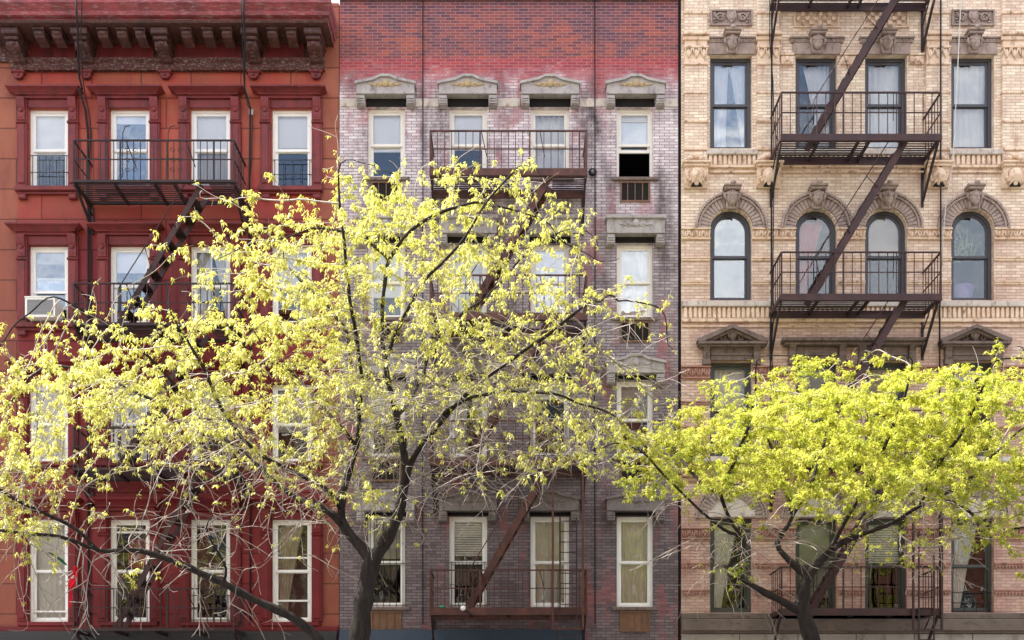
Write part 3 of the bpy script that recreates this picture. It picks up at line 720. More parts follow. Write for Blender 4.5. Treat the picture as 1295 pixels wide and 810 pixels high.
    if r == 2:
        mb = MB(); zl = z1+.29
        mb.bbox(x0+.001, x1-.001, -.05, 0, z1+.003, zl-.003, .008); mb.bbox(x0+.01, x1-.01, -.08, -.051, z1+.10, z1+.14, .006)
        for e in (-1, 1):
            a, b = (x0-.17, x0-.003) if e < 0 else (x1+.003, x1+.17)
            mb.bbox(a, b, -.11, 0, z1-.10, z1+.02, .01)
            mb.prism_yz([(0,z1+.022),(.09,z1+.022),(.12,z1+.10),(.10,z1+.18),(.19,zl-.003),(0,zl-.003)], a+.015, b-.015)
        clean(obj('lintel', mb, M['brownd'], w))
        if c in (0, 3):
            mb = MB(); e = .72; ap = Z(411, .24); b0 = zl
            mb.bbox(cx-e, cx+e, -.24, 0, b0, b0+.055, .01); mb.bbox(cx-e+.04, cx+e-.04, -.19, 0, b0-.035, b0-.002, .008)
            for s_ in (-1, 1):
                p = [(cx+s_*(e+.02), b0+.057), (cx+s_*(e+.02), b0+.11), (cx, ap+.02), (cx, ap-.055), (cx+s_*(e-.12), b0+.057)]
                mb.prism_xz(p if s_ > 0 else p[::-1], -.24, 0)
                p = [(cx+s_*(e-.125), b0+.060), (cx, ap-.058), (cx, ap-.11), (cx+s_*(e-.24), b0+.060)]
                mb.prism_xz(p if s_ > 0 else p[::-1], -.17, 0)
            mb.prism_xz([(cx-.5,b0+.058),(cx+.5,b0+.058),(cx,ap-.10)], -.06, 0)
            zc = b0+.19
            mb.prism_xz([(cx-.08,zc+.10),(cx,zc+.13),(cx+.08,zc+.10),(cx+.09,zc),(cx,zc-.11),(cx-.09,zc)], -.15, -.05); mb.ell((cx,-.15,zc),(.05,.03,.08),8,6)
            for s_ in (-1, 1):
                pts = [(cx+s_*(.20+(.075-.004*k)*math.cos(k*.6)), -.09, zc-.03+(.075-.004*k)*math.sin(k*.6)) for k in range(14)]
                mb.tube(pts, [.020]*13+[.012], 5)
                mb.tube([(cx+s_*.12,-.09,zc+.05),(cx+s_*.24,-.09,zc+.06),(cx+s_*.32,-.09,zc-.02),(cx+s_*.40,-.08,zc-.08)], [.02,.018,.016,.008], 5)
            clean(obj('pediment', mb, M['brownd'], w))
mb = MB(); xa, xb = HC[2,1][0]-.32, HC[2,2][1]+.32; zl = HC[2,1][3]+.29
mb.bbox(xa, xb, -.26, 0, zl+.06, zl+.13, .012); mb.bbox(xa+.05, xb-.05, -.19, 0, zl, zl+.058, .012); obj('hood', mb, M['brownd'], crm)
# sill courses, flutes and belts
def course(r, ys, yf, yb, z_only=False):
    mat = M['sill'] if r < 3 else M['ledge']
    if r == 0: segs = [(X(893), X(958)), (X(985), X(1170)), (X(1199), X(1267))]
    else: segs = [(rx0+.003, rx1-.003)]
    for a, b in segs:
        mb = MB(); mb.bbox(a, b, -.10, 0, Z(ys[1], .1), Z(ys[0], .1), .012); obj('sill_course', mb, mat, crm)
    if yf:
        for a, b in segs:
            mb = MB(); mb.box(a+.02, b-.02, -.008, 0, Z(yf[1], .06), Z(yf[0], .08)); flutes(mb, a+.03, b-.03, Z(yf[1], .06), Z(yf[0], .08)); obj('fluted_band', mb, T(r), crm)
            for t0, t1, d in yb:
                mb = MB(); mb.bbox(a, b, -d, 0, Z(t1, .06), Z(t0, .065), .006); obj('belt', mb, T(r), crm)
course(0, (188.5, 195), (195.5, 208), ((208.5, 212, .07), (215.5, 218, .05)))
course(1, (380.5, 387.5), (388, 402), ((402.5, 407, .06), (411, 413, .03)))
course(2, (577.5, 584), (584.5, 598), ((598.5, 603, .06), (607, 609, .03)))
course(3, (775.5, 783), None, None)
# piers of the top storey with capitals and lion masks
for a, b in PIERS:
    x0, x1 = X(a), X(b); p = None; mb = MB()
    mb.bbox(x0, x1, -.07, 0, Z(204), Z(-60), .01)
    p = obj('pilaster', mb, M['cream'], crm)
    mb = MB()
    for ya, yb_, d in ((42, 45.5, .17), (46, 51, .12), (115, 118, .10), (151.5, 154.5, .10), (14, 17, .10), (186, 190, .11), (79, 81.5, .10)):
        mq = MB(); mq.bbox(x0-.02*(d > .11)-.015, x1+.02*(d > .11)+.015, -d, 0, Z(yb_, .1), Z(ya, .1), .008); obj('band', mq, M['terra'], p)
    mb.bbox(x0+.005, x1-.005, -.085, -.07, Z(85), Z(51.5), .004)
    n = 3
    for k in range(n):
        xx = x0+(x1-x0)*(k+.5)/n
        mb.ell((xx, -.09, Z(71)), (.045,.035,.10), 8, 6)
        for e in (-1, 1): mb.tube([(xx,-.09,Z(77)),(xx+e*.045,-.11,Z(71)),(xx+e*.065,-.12,Z(66)),(xx+e*.04,-.12,Z(64.5))], [.012,.018,.02,.012], 5)
    mb.bbox(x0-.02, x1+.02, -.14, 0, Z(65), Z(62.5), .008)
    obj('capital', mb, M['terra'], p)
    mb = MB(); mb.ell(((x0+x1)/2, -.10, Z(200)), (.15,.05,.06), 10, 6)
    for e in (-1, 1): mb.ell(((x0+x1)/2+e*.12, -.10, Z(203)), (.07,.05,.05), 8, 6)
    obj('scroll_ornament', mb, M['terra'], p)
    lion(p, (x0+x1)/2, Z(203.5, .2), M['terra'])
# small imposts between the middle windows
for a, b in ((986, 1004), (1061, 1092), (1149, 1168)):
    mb = MB(); x0, x1 = X(a)+.01, X(b)-.01; mb.bbox(x0, x1, -.09, 0, Z(72.5), Z(70), .006); mb.bbox(x0+.01, x1-.01, -.06, 0, Z(83), Z(73), .006)
    nn = max(1, round((x1-x0)/.2))
    for k in range(nn):
        xx = x0+(x1-x0)*(k+.5)/nn; mb.ell((xx,-.07,Z(77)), (.05,.035,.06), 8, 6)
        for e in (-1, 1): mb.ell((xx+e*.06,-.065,Z(80)), (.025,.025,.035), 6, 5)
    obj('impost', mb, M['terra'], crm)
# impost friezes and thin belts of the lower storeys
gaps = lambda r: [(rx0+.004, HC[r,0][0]-.003)] + [(HC[r,c][1]+.003, HC[r,c+1][0]-.003) for c in range(3)] + [(HC[r,3][1]+.003, rx1-.004)]
for r, fy, bys in ((1, (292, 302), (326, 356)), (2, (466, 478), (508, 540)), (3, (670, 681), (712, 746))):
    for a, b in gaps(r):
        mb = MB(); frieze(mb, a, b, Z(fy[1]), Z(fy[0])); obj('impost_frieze', mb, T(r), crm)
        for q in bys:
            mb = MB()
            mb.bbox(a, b, -.05, 0, Z(q+2), Z(q), .006); mb.bbox(a, b, -.03, 0, Z(q+4.5), Z(q+2)-.001, .004)
            if r == 3:
                k = int((b-a)/.07)
                for i in range(k): mb.box(a+.01+i*.07, a+.045+i*.07, -.06, -.001, Z(q+6.5), Z(q+4.5)-.001)
            obj('belt', mb, T(r), crm)
mb = MB(); mb.bbox(rx0, rx1, -.16, 0, Z(799), Z(784), .015); mb.bbox(rx0, rx1, -.12, 0, Z(801.5), Z(799)-.001, .006); obj('ledge', mb, M['ledge'], crm)
mb = MB(); mb.box(rx0, rx1, .0, .6, 0, 3.5)
k = 6
for i in range(k): mb.bbox(rx0+(rx1-rx0)*i/k+.006, rx0+(rx1-rx0)*(i+1)/k-.006, -.06, -.001, 3.2, Z(802), .01)
obj('shopfront', mb, M['base'], crm)
# things seen inside windows
def inside(h):
    return h[0], h[1], h[2], h[3]
x0, x1, z0, z1 = inside(HC[1,3]); mb = MB()
for k in range(34):
    bx = rnd.uniform(x0+.2, x1-.2); a = rnd.uniform(-1.1, 1.1); L = rnd.uniform(.35, .75); zb_ = z1-.75+rnd.uniform(-.2, .2); y = .5+rnd.uniform(-.12, .12)
    p0 = Vector((bx, y, zb_)); w_ = .018
    pts = [p0 + Vector((math.sin(a)*L*t_, 0, L*math.cos(a)*t_ - .55*L*t_*t_*abs(math.sin(a))*2)) for t_ in (0,.33,.66,1)]
    mb.add([tuple(p+Vector((-w_*(1-i/3.3),0,0))) for i, p in enumerate(pts)]+[tuple(p+Vector((w_*(1-i/3.3),0,0))) for i, p in enumerate(pts)], [(i,i+4,i+5,i+1) for i in range(3)])
mb2 = MB(); mb2.tube([((x0+x1)/2-.05,.5,z0+.0),((x0+x1)/2-.05,.5,z0+.05),((x0+x1)/2-.05,.5,z0+.44),((x0+x1)/2-.05,.5,z0+.46)], [.19,.22,.26,.26], 16)
pl = thing('house_plant', 'spiky leaved house plant in a violet pot behind the arched window', 'plant', ((x0+x1)/2, .5, z0))
obj('leaves', mb, M['leafin'], pl); obj('pot', mb2, M['purple'], pl)
x0, x1, z0, z1 = inside(HR[3,1]); mb = MB(); mb.box(x0+.22, x1-.14, .50, .51, z1-.95, z1-.32); tag(obj('banner', mb, M['pink']), 'faded red banner hanging inside the tall white window behind the thick bough', 'banner')
x0, x1, z0, z1 = inside(HM[3,2]); mb = MB(); mb.box(x0+.20, x1-.25, .235, .245, z0+.10, z0+.80); tag(obj('board', mb, M['whitecloth']), 'white board propped in the lower half of the window behind the drop ladder', 'board')

# ---------------------------------------------------------------- FIRE ESCAPES
def platform(fe, x0, x1, z, mats, dep=1.05, rail=.92, nb=20, beam=.13, hole=None, brk=.72, scroll=False, slim=False):
    mb = MB()
    fb = beam
    mb.box(x0, x1, -dep-.02, -dep+.02, z-fb, z); mb.box(x0, x1, -dep+.02, -dep+.06, z-fb, z-fb+.012)
    mb.box(x0, x1, -.10, -.06, z-fb, z)
    for x in (x0, x1-.03): mb.box(x, x+.03, -dep+.021, -.0, z-.09, z-.002)
    p = obj('platform', mb, mats[0], fe)
    mb = MB(); k = 10
    for i in range(k):
        y = -dep+.085+(dep-.22)*i/(k-1)
        if hole and -dep+.15 < y < -.2: segs = [(x0+.035, hole[0]), (hole[1], x1-.035)]
        else: segs = [(x0+.035, x1-.035)]
        for a, b in segs: mb.box(a, b, y-.017, y+.017, z-.016, z-.004)
    for q in range(1, 4):
        xx = x0+(x1-x0)*q/4
        if hole and hole[0]-.03 < xx < hole[1]+.03: xx = hole[0]-.04
        mb.box(xx-.02, xx+.02, -dep+.021, -.101, z-.085, z-.018)
    obj('deck', mb, mats[1], p)
    mb = MB(); zr = z+rail; r = .011
    cs = [(x0+.02,-dep), (x1-.02,-dep)]
    for (a, b) in (((x0+.02,-.01),(x0+.02,-dep)), ((x0+.02,-dep),(x1-.02,-dep)), ((x1-.02,-dep),(x1-.02,-.01))):
        for zz, wd in ((zr, .036), (z+rail*.52, .020)):
            mb.beam((*a, zz), (*b, zz), wd, .018 if zz < zr else .026)
    for i in range(nb+1):
        x = x0+.02+(x1-x0-.04)*i/nb
        big = i in (0, nb) or i % 7 == 0
        q = .016 if big else .0075
        mb.box(x-q, x+q, -dep-q, -dep+q, z-.02, zr-.01)
    for i in range(1, 6):
        y = -dep+dep*i/6
        for x in (x0+.02, x1-.02): mb.box(x-.0075, x+.0075, y-.0075, y+.0075, z-.02, zr-.01)
    if scroll:
        for x in (x0+(x1-x0)*.36, x0+(x1-x0)*.64):
            for j in range(3):
                for e in (-1, 1):
                    cz = z+rail*(.25+.25*j); pts = [(x+e*(.075+.055*math.cos(a*.55)*(1-a*.05)), -dep, cz+.055*math.sin(a*.55)*(1-a*.05)) for a in range(12)]
                    mb.tube(pts, .007, 4)
            mb.tube([(x-.17,-dep,z+.05),(x-.17,-dep,z+.95),(x-.12,-dep,z+1.08),(x-.02,-dep,z+1.1)], .010, 4)
    # braces that tie the long rail back
    for x in (x0+(x1-x0)*.33, x0+(x1-x0)*.70): mb.beam((x,-dep,zr-.02), (x+.10,-dep+.32,z+rail*.52), .014, .014); 
    obj('railing', mb, mats[0], p)
    if brk:
        for x in (x0+.02, x1-.05):
            mb = MB()
            mb.beam((x+.015,-dep+.12,z-.11), (x+.015,-.03,z-brk), .035, .075); mb.box(x-.01, x+.04, -.035, -.002, z-brk-.10, z-.10)
            mb.beam((x+.015,-.04,z-brk*.45), (x+.015,-dep*.45,z-.11), .02, .03)
            obj('bracket', mb, mats[1], p)
    return p
def stair(fe, xt, zt, xb, zb, mats, y0=-.88, y1=-.38, n=11, handrail=True, sw=.14):
    mb = MB()
    for y in (y0, y1): mb.beam((xt, y, zt), (xb, y, zb), .03, sw, (0,0,1))
    s = obj('stair', mb, mats[0], fe)
    for i in range(1, n):
        mb = MB(); f = i/n; x = xt+(xb-xt)*f; z = zt+(zb-zt)*f
        mb.box(x-.10, x+.08, y0+.016, y1-.016, z-.012, z+.012)
        mb.box(x-.10, x-.088, y0+.016, y1-.016, z-.055, z-.012)
        obj('tread', mb, mats[1], s)
    if handrail:
        mb = MB()
        for y in (y0-.03,):
            up = .62
            a = (xt-.15, y, zt+up*.55); b = (xb+.10, y, zb+up+.25)
            mb.tube([(xt-.05,y,zt-.05),(xt-.32,y,zt+.02), (xb+.02,y,zb+.75),(xb+.02,y,zb+.25)], .012, 5)
            for f in (.3, .6): mb.tube([(xt+(xb-xt)*f, y, zt+(zb-zt)*f),(xt-.32+(xb-xt+.34)*f-.02, y, zt+.02+(zb+.75-zt-.02)*f)], .009, 4)
        obj('handrail', mb, mats[0], s)
    return s
def XF(px): return X(px, 1.05)
def ZF(py): return Z(py, 1.05)
# on the red building
m1 = (M['irond'], M['irond'])
fe = thing('fire_escape', 'thin black iron fire escape with scrollwork on the red building', 'fire escape', (XF(200), 0, ZF(800)))
zs_ = [ZF(228), ZF(409), ZF(592), ZF(795)]
xl, xr = XF(92), XF(297)
for i, z in enumerate(zs_): platform(fe, xl, xr, z, m1, rail=(.80, .80, .82, .80)[i], nb=24, beam=.05, hole=(XF(222), XF(262)) if i < 3 else None, brk=.55, scroll=i in (0, 3))
mm = (M['iron'], M['irond'])
for i in range(3):
    dx = (0, 0, -.05)[i]
    stair(fe, XF(252)+dx, zs_[i]-.02, XF(146)+dx, zs_[i+1]+.02, mm, n=10, sw=.105)
# on the middle building
m2 = (M['ironr'], M['irond'])
fe = thing('fire_escape', 'rusty brown iron fire escape with a drop ladder on the middle building', 'fire escape', (XF(643), 0, ZF(800)))
zs_ = [ZF(213.5), ZF(396), ZF(580), ZF(769)]
xl, xr = XF(543), XF(743)
for i, z in enumerate(zs_): platform(fe, xl, xr, z, m2, rail=.76, nb=22, beam=.145, hole=(XF(655), XF(700)) if i < 3 else None, brk=.8)
for i in range(3): stair(fe, XF(696), zs_[i]-.06, XF(592), zs_[i+1]+.04, (M['ironr'], M['irond']), n=11)
def ladder(fe, xa, xb, zt, zb, y, mat, n):
    mb = MB()
    for x in (xa, xb): mb.box(x-.016, x+.016, y-.012, y+.012, zb, zt)
    for i in range(n): z = zb+.12+(zt-zb-.2)*i/(n-1); mb.tube([(xa,y,z),(xb,y,z)], .010, 5)
    return obj('drop_ladder', mb, mat, fe)
ladder(fe, XF(708), XF(729), ZF(655), ZF(825), -1.10, M['irond'], 13)
mb = MB()
for x in (XF(699), XF(737)): mb.box(x-.022, x+.022, -1.12, -1.07, ZF(797), ZF(590))
mb.box(XF(699), XF(737), -1.118, -1.08, ZF(797), ZF(795)); obj('ladder_guide', mb, M['ironr'], fe)
# on the cream building
m3 = (M['iron'], M['irond'])
fe = thing('fire_escape', 'dark brown iron fire escape running up the cream building', 'fire escape', (XF(1089), 0, ZF(800)))
zs_ = [ZF(-32), ZF(170), ZF(372), ZF(572), ZF(770)]
xl, xr = XF(987), XF(1191)
for i, z in enumerate(zs_): platform(fe, xl, xr, z, m3, rail=.84, nb=18, beam=.135, hole=(XF(1105), XF(1150)) if i < 4 else None, brk=.9)
for i in range(4): stair(fe, XF(1148), zs_[i]-.06, XF(1030), zs_[i+1]+.02, (M['iron'], M['irond']), n=13, sw=.135)
ladder(fe, XF(1161), XF(1180), ZF(672), ZF(830), -1.10, M['irond'], 12)
mb = MB()
for x in (XF(1154), XF(1190)): mb.box(x-.020, x+.020, -1.12, -1.07, ZF(798), ZF(585))
mb.box(XF(1154), XF(1190), -1.118, -1.08, ZF(798), ZF(796)); obj('ladder_guide', mb, M['iron'], fe)

# ---------------------------------------------------------------- small things on the fronts
# air conditioner in the second-row window
x0 = X(35, .2); x1 = X(73, .2); zt, zb = Z(377, .3), Z(402, .3)
t_ = thing('air_conditioner', 'off-white air conditioner sticking out of a white window of the red building', 'air conditioner', ((x0+x1)/2, -.2, zb))
mb = MB(); mb.ring([(x0,zb),(x1,zb),(x1,zt),(x0,zt)], [(x0+.045,zb+.05),(x1-.04,zb+.05),(x1-.04,zt-.05),(x0+.045,zt-.05)], -.34, -.30); mb.box(x0+.01, x1-.01, -.30, .12, zb+.01, zt-.01)
mb.bbox(x0-.01, x1+.01, -.35, -.28, zt-.012, zt+.02, .008); obj('casing', mb, M['ac'], t_)
mb = MB(); mb.box(x0+.046, x1-.041, -.310, -.303, zb+.051, zt-.051)
for k in range(26): x = x0+.055+(x1-x0-.11)*k/25; mb.box(x-.004, x+.004, -.33, -.311, zb+.052, zt-.052)
for k in range(5): z = zb+.08+(zt-zb-.16)*k/4; mb.box(x0+.048, x1-.043, -.334, -.3305, z-.004, z+.004)
obj('grille', mb, M['acg'], t_)
# cables and pipes
def cable(name, label, pts, r, mat='cable', cat='cable', group=None):
    mb = MB(); mb.tube(pts, r, 6); return tag(obj(name, mb, M[mat]), label, cat, group)
cable('cable', 'dark cable hanging over the cornice of the red building near its left end', [(X(96,1.05),-1.05,Z(-8,1.05)),(X(97,1.05),-1.05,Z(20,1.05)),(X(97.5,.9),-.85,Z(40,.9)),(X(99,.4),-.4,Z(78,.4)),(X(101,.2),-.22,Z(100,.2)),(X(104,.1),-.1,Z(106,.3)),(X(104,.1),-.30,Z(112,.3)),(X(109),-.05,Z(140)),(X(112),-.04,Z(170)),(X(112.5),-.04,Z(300)),(X(112),-.04,Z(480)),(X(113),-.04,Z(790))], .022)
cable('cable', 'thin cable looping beside the hood of the second top window on the red building', [(X(103,1.05),-1.03,Z(-8,1.05)),(X(103,1.05),-1.04,Z(20,1.05)),(X(101,.9),-.85,Z(42,.9)),(X(104,.3),-.3,Z(90,.3)),(X(107,.1),-.1,Z(120)),(X(115),-.06,Z(150)),(X(116),-.05,Z(175)),(X(113),-.05,Z(220)),(X(116),-.05,Z(330)),(X(114),-.05,Z(450))], .012)
cable('cable', 'dark cable bundle hanging over the cornice beside the top right window', [(X(308,1.05),-1.05,Z(-8,1.05)),(X(308,1.05),-1.05,Z(20,1.05)),(X(309,.9),-.85,Z(45,.9)),(X(310,.3),-.35,Z(90,.3)),(X(312,.1),-.30,Z(112,.3)),(X(318),-.10,Z(140)),(X(317),-.05,Z(165)),(X(316),-.04,Z(230)),(X(318),-.04,Z(400)),(X(317),-.04,Z(790))], .022)
cable('cable', 'slack thin cable beside the right end of the scrollwork landing', [(X(306,1.05),-1.03,Z(-8,1.05)),(X(305,1.05),-1.04,Z(20,1.05)),(X(306,.9),-.85,Z(45,.9)),(X(309,.3),-.32,Z(115,.3)),(X(314),-.05,Z(135)),(X(320),-.06,Z(146)),(X(319),-.05,Z(200)),(X(314),-.05,Z(260)),(X(316),-.05,Z(340))], .010)
mb = MB(); mb.bbox(X(316),X(321),-.09,-.05,Z(148),Z(141),.006); tag(obj('junction_box', mb, M['acg']), 'small grey junction box on the cable of the red building', 'junction box')
cable('conduit', 'thin dark conduit running down the middle building left of its fire escape', [(X(535),-.12,Z(-6)),(X(535),-.035,Z(3)),(X(535),-.035,Z(300)),(X(534.5),-.035,Z(500)),(X(535),-.035,Z(790))], .012, cat='conduit')
cable('conduit', 'thin dark conduit running down the middle building right of its fire escape', [(X(752),-.12,Z(-6)),(X(752),-.035,Z(3)),(X(752.5),-.035,Z(300)),(X(752),-.035,Z(500)),(X(752.5),-.035,Z(790))], .012, cat='conduit')
def coil(name, label, x, z, r, mat='cable'):
    mb = MB()
    for k in range(4): mb.tube([(x+(r-.012*k)*math.cos(a*.4), -.06-.012*k, z+(r-.010*k)*math.sin(a*.4)) for a in range(17)], .010, 5)
    tag(obj(name, mb, M[mat]), label, 'cable coil')
coil('cable_coil', 'black cable coil on the grey brick beside the rusty top landing', X(749), Z(220), .08)
coil('cable_coil', 'pale round cable coil on the sill course left of the cream building landing', X(978), Z(384), .10, 'ropew')
cable('pipe', 'dark iron pipe on the cream building left of its fire escape', [(X(974),-.16,Z(-60)),(X(974),-.16,Z(40)),(X(973.5),-.16,Z(330)),(X(974),-.13,Z(384)),(X(972.5),-.13,Z(430)),(X(973.5),-.11,Z(520)),(X(973),-.11,Z(640))], .019, cat='pipe')
cable('cable', 'slack cable weaving round the iron pipe on the cream building', [(X(971),-.20,Z(-60)),(X(971),-.19,Z(60)),(X(975),-.20,Z(110)),(X(976),-.2,Z(160)),(X(981),-.2,Z(190)),(X(983),-.2,Z(215)),(X(976),-.2,Z(240)),(X(975),-.15,Z(384)),(X(977),-.13,Z(400)),(X(974),-.12,Z(440)),(X(977),-.12,Z(500))], .010)
cable('pipe', 'dark iron pipe on the cream building right of its fire escape', [(X(1186),-.17,Z(-60)),(X(1186),-.17,Z(330)),(X(1185.5),-.13,Z(400)),(X(1186),-.12,Z(790))], .018, cat='pipe')
cable('rope', 'pale slack rope hanging down right of the cream building fire escape', [(X(1211),-.25,Z(-60)),(X(1210),-.25,Z(0)),(X(1205),-.22,Z(120)),(X(1200),-.2,Z(215)),(X(1193),-.15,Z(262)),(X(1190),-.13,Z(300)),(X(1189),-.13,Z(340))], .010, 'ropew', 'rope')
# black strip added as the dark of the gap between the brick fronts
mb = MB(); mb.box(X(857.8), X(861.2), .03, .10, 3.6, 19); tag(obj('gap_shade', mb, M['hole']), 'black strip put in as the dark of the narrow gap between grey brick and cream brick fronts', 'gap_shade')
# globe lamp on a bent arm at the lowest rusty landing
x, z = XF(586), ZF(771); t_ = thing('lamp', 'small white globe lamp on a bent arm under the rusty landing', 'lamp', (x, -1.25, z))
mb = MB(); mb.ell((x,-1.25,z), (.052,.052,.052), 14, 10); obj('globe', mb, M['ball'], t_)
mb = MB(); mb.tube([(x+.03,-1.24,z-.03),(x+.12,-1.16,z-.09),(x+.20,-1.08,z-.14)], .018, 6); obj('arm', mb, M['irond'], t_)
mb = MB(); mb.bbox(XF(556), XF(563), -1.02, -.9, ZF(768), ZF(766), .005); tag(obj('bottle', mb, M['greenp']), 'green plastic scrap lying on the lowest rusty landing', 'scrap')
# streamer flag on the bottom left of the red building
xf, zf = X(101, .6), Z(692, .6)
t_ = thing('flag', 'red, white and green streamer flag on a short pole at the lower left', 'flag', (X(104), 0, Z(700)))
mb = MB(); mb.tube([(X(88,.4),-.02,Z(742,.4)),(X(96,.5),-.4,Z(712,.5)),(X(109,.8),-.9,Z(672,.8))], .014, 6); obj('pole', mb, M['ropew'], t_)
def ribbon(pts, w, mat, nm):
    mb = MB(); n = len(pts); P = [(X(a,.7), -.7+.05*math.sin(i*1.3), Z(b,.7)) for i, (a, b) in enumerate(pts)]
    mb.add([(p[0]-w[i]/2, p[1]-.02, p[2]) for i, p in enumerate(P)]+[(p[0], p[1]+.03, p[2]) for i, p in enumerate(P)]+[(p[0]+w[i]/2, p[1]-.01, p[2]) for i, p in enumerate(P)],
           [q for i in range(n-1) for q in ((i, i+n, i+1+n, i+1), (i+n, i+2*n, i+1+2*n, i+1+n))], True)
    obj(nm, mb, M[mat], t_)
ribbon([(96,716),(95,722),(93,730),(91,738),(89,744)], [.06,.12,.14,.12,.05], 'redcloth', 'red_cloth')
ribbon([(95,718),(92,735),(90,752),(89,768)], [.05,.08,.07,.05], 'redcloth', 'red_streamer')
for k, q in enumerate(([(93,724),(86,728),(78,722),(72,716)], [(92,730),(84,736),(79,734),(76,740)], [(94,728),(88,738),(82,742)], [(92,722),(84,724),(76,730)])): ribbon(q, [.03,.07,.06,.02][:len(q)], 'whitecloth', 'white_streamer')
ribbon([(84,715),(76,708),(68,702),(62,699)], [.05,.09,.08,.04], 'greencloth', 'green_streamer')
# ---------------------------------------------------------------- TREES
def PT(px, py, d): return Vector((X(px, d), -d, Z(py, d)))
def grid_lookup(g, x0, y0, sx, sy, px, py):
    i = int((py-y0)//sy); j = int((px-x0)//sx)
    if 0 <= i < len(g) and 0 <= j < len(g[i]): return int(g[i][j])
    return 0

def grow(limbs, atts, step=.13, infl=2.2, kill=.20, seed=1, iters=150):
    """space colonisation: limb polylines first, then branches that grow towards the attractor points"""
    r = random.Random(seed); pos = []; par = []; minr = []
    for li, (pts, start_parent, rad) in enumerate(limbs):
        prev = start_parent
        if prev is not None:  # nearest node so far
            prev = min(range(len(pos)), key=lambda i: (pos[i]-pts[0]).length)
        acc = []
        for k in range(len(pts)-1):
            a, b = pts[k], pts[k+1]; n = max(1, int((b-a).length/step))
            for q in range(n): acc.append((a.lerp(b, q/n), (k+q/n)/(len(pts)-1)))
        acc.append((pts[-1], 1.0))
        if prev is not None: acc = acc[1:]
        for k, (p, f) in enumerate(acc):
            j = Vector((r.gauss(0,.010), r.gauss(0,.012), r.gauss(0,.010))) if 0 < k < len(acc)-1 else Vector()
            pos.append(p+j); par.append(-1 if prev is None else prev); minr.append(rad[0]+(rad[1]-rad[0])*(f**.75 if rad[1] < .05 else f)); prev = len(pos)-1
    nl = len(pos); atts = list(atts); new_from = 0
    best = [None]*len(atts); bd = [1e9]*len(atts); alive = [True]*len(atts)
    for it in range(iters):
        kd = kdtree.KDTree(len(pos)-new_from)
        for i in range(new_from, len(pos)): kd.insert(pos[i], i)
        kd.balance(); new_from = len(pos); acc = {}
        for k, a in enumerate(atts):
            if not alive[k]: continue
            co, i, d = kd.find(a)
            if d is not None and d < bd[k]: bd[k] = d; best[k] = i
            if bd[k] < kill: alive[k] = False; continue
            if bd[k] > infl: continue
            i = best[k]; v = (a-pos[i]).normalized()
            if i in acc: acc[i][0] += v; acc[i][1] += 1
            else: acc[i] = [v, 1]
        if not acc: break
        added = 0
        for i, (v, n) in acc.items():
            v = v.normalized() + Vector((r.gauss(0,.22), r.gauss(0,.22), r.gauss(0,.22)))
            if par[i] >= 0: v += (pos[i]-pos[par[i]]).normalized()*.55
            p = pos[i] + v.normalized()*step
            pos.append(p); par.append(i); minr.append(0); added += 1
        if len(pos) > 26000: break
    return pos, par, minr, nl

def radii(pos, par, minr, tip=.0050, e=2.35):
    n = len(pos); ch = [[] for _ in range(n)]
    for i, p in enumerate(par):
        if p >= 0: ch[p].append(i)
    rad = [0]*n
    for i in range(n-1, -1, -1):
        s = sum(rad[c]**e for c in ch[i])
        rad[i] = max(tip, s**(1/e) if s else tip)
        if minr[i]: rad[i] = minr[i] if minr[i] > .03 else max(minr[i], min(rad[i], .03))
        elif rad[i] > .030: rad[i] = .030
    return rad, ch

def tree_meshes(pos, par, rad, ch, thick=.028):
    A, B = MB(), MB(); n = len(pos)
    starts = [i for i in range(n) if par[i] < 0]; stack = [(None, i) for i in starts]
    while stack:
        p, i = stack.pop(); chain = []; rr = []
        if p is not None: chain.append(pos[p]); rr.append(min(rad[p], rad[i]*1.25))
        cur = i
        while True:
            chain.append(pos[cur]); rr.append(rad[cur])
            if not ch[cur]: break
            cs = sorted(ch[cur], key=lambda c: -rad[c])
            for c in cs[1:]: stack.append((cur, c))
            cur = cs[0]
        if len(chain) < 2: continue
        big = max(rr) > thick
        # light smoothing of the chain
        c2 = [chain[0]] + [(chain[k-1]+chain[k]*2+chain[k+1])/4 for k in range(1, len(chain)-1)] + [chain[-1]]
        if big and rr[0] > .06:
            r9 = random.Random(len(chain)); rr = [q*(1+.10*math.sin(k*1.7)+r9.uniform(-.05,.05)) for k, q in enumerate(rr)]
        (A if big else B).tube(c2, rr, 10 if max(rr) > .08 else 6 if big else 3, cap=False)
    return A, B

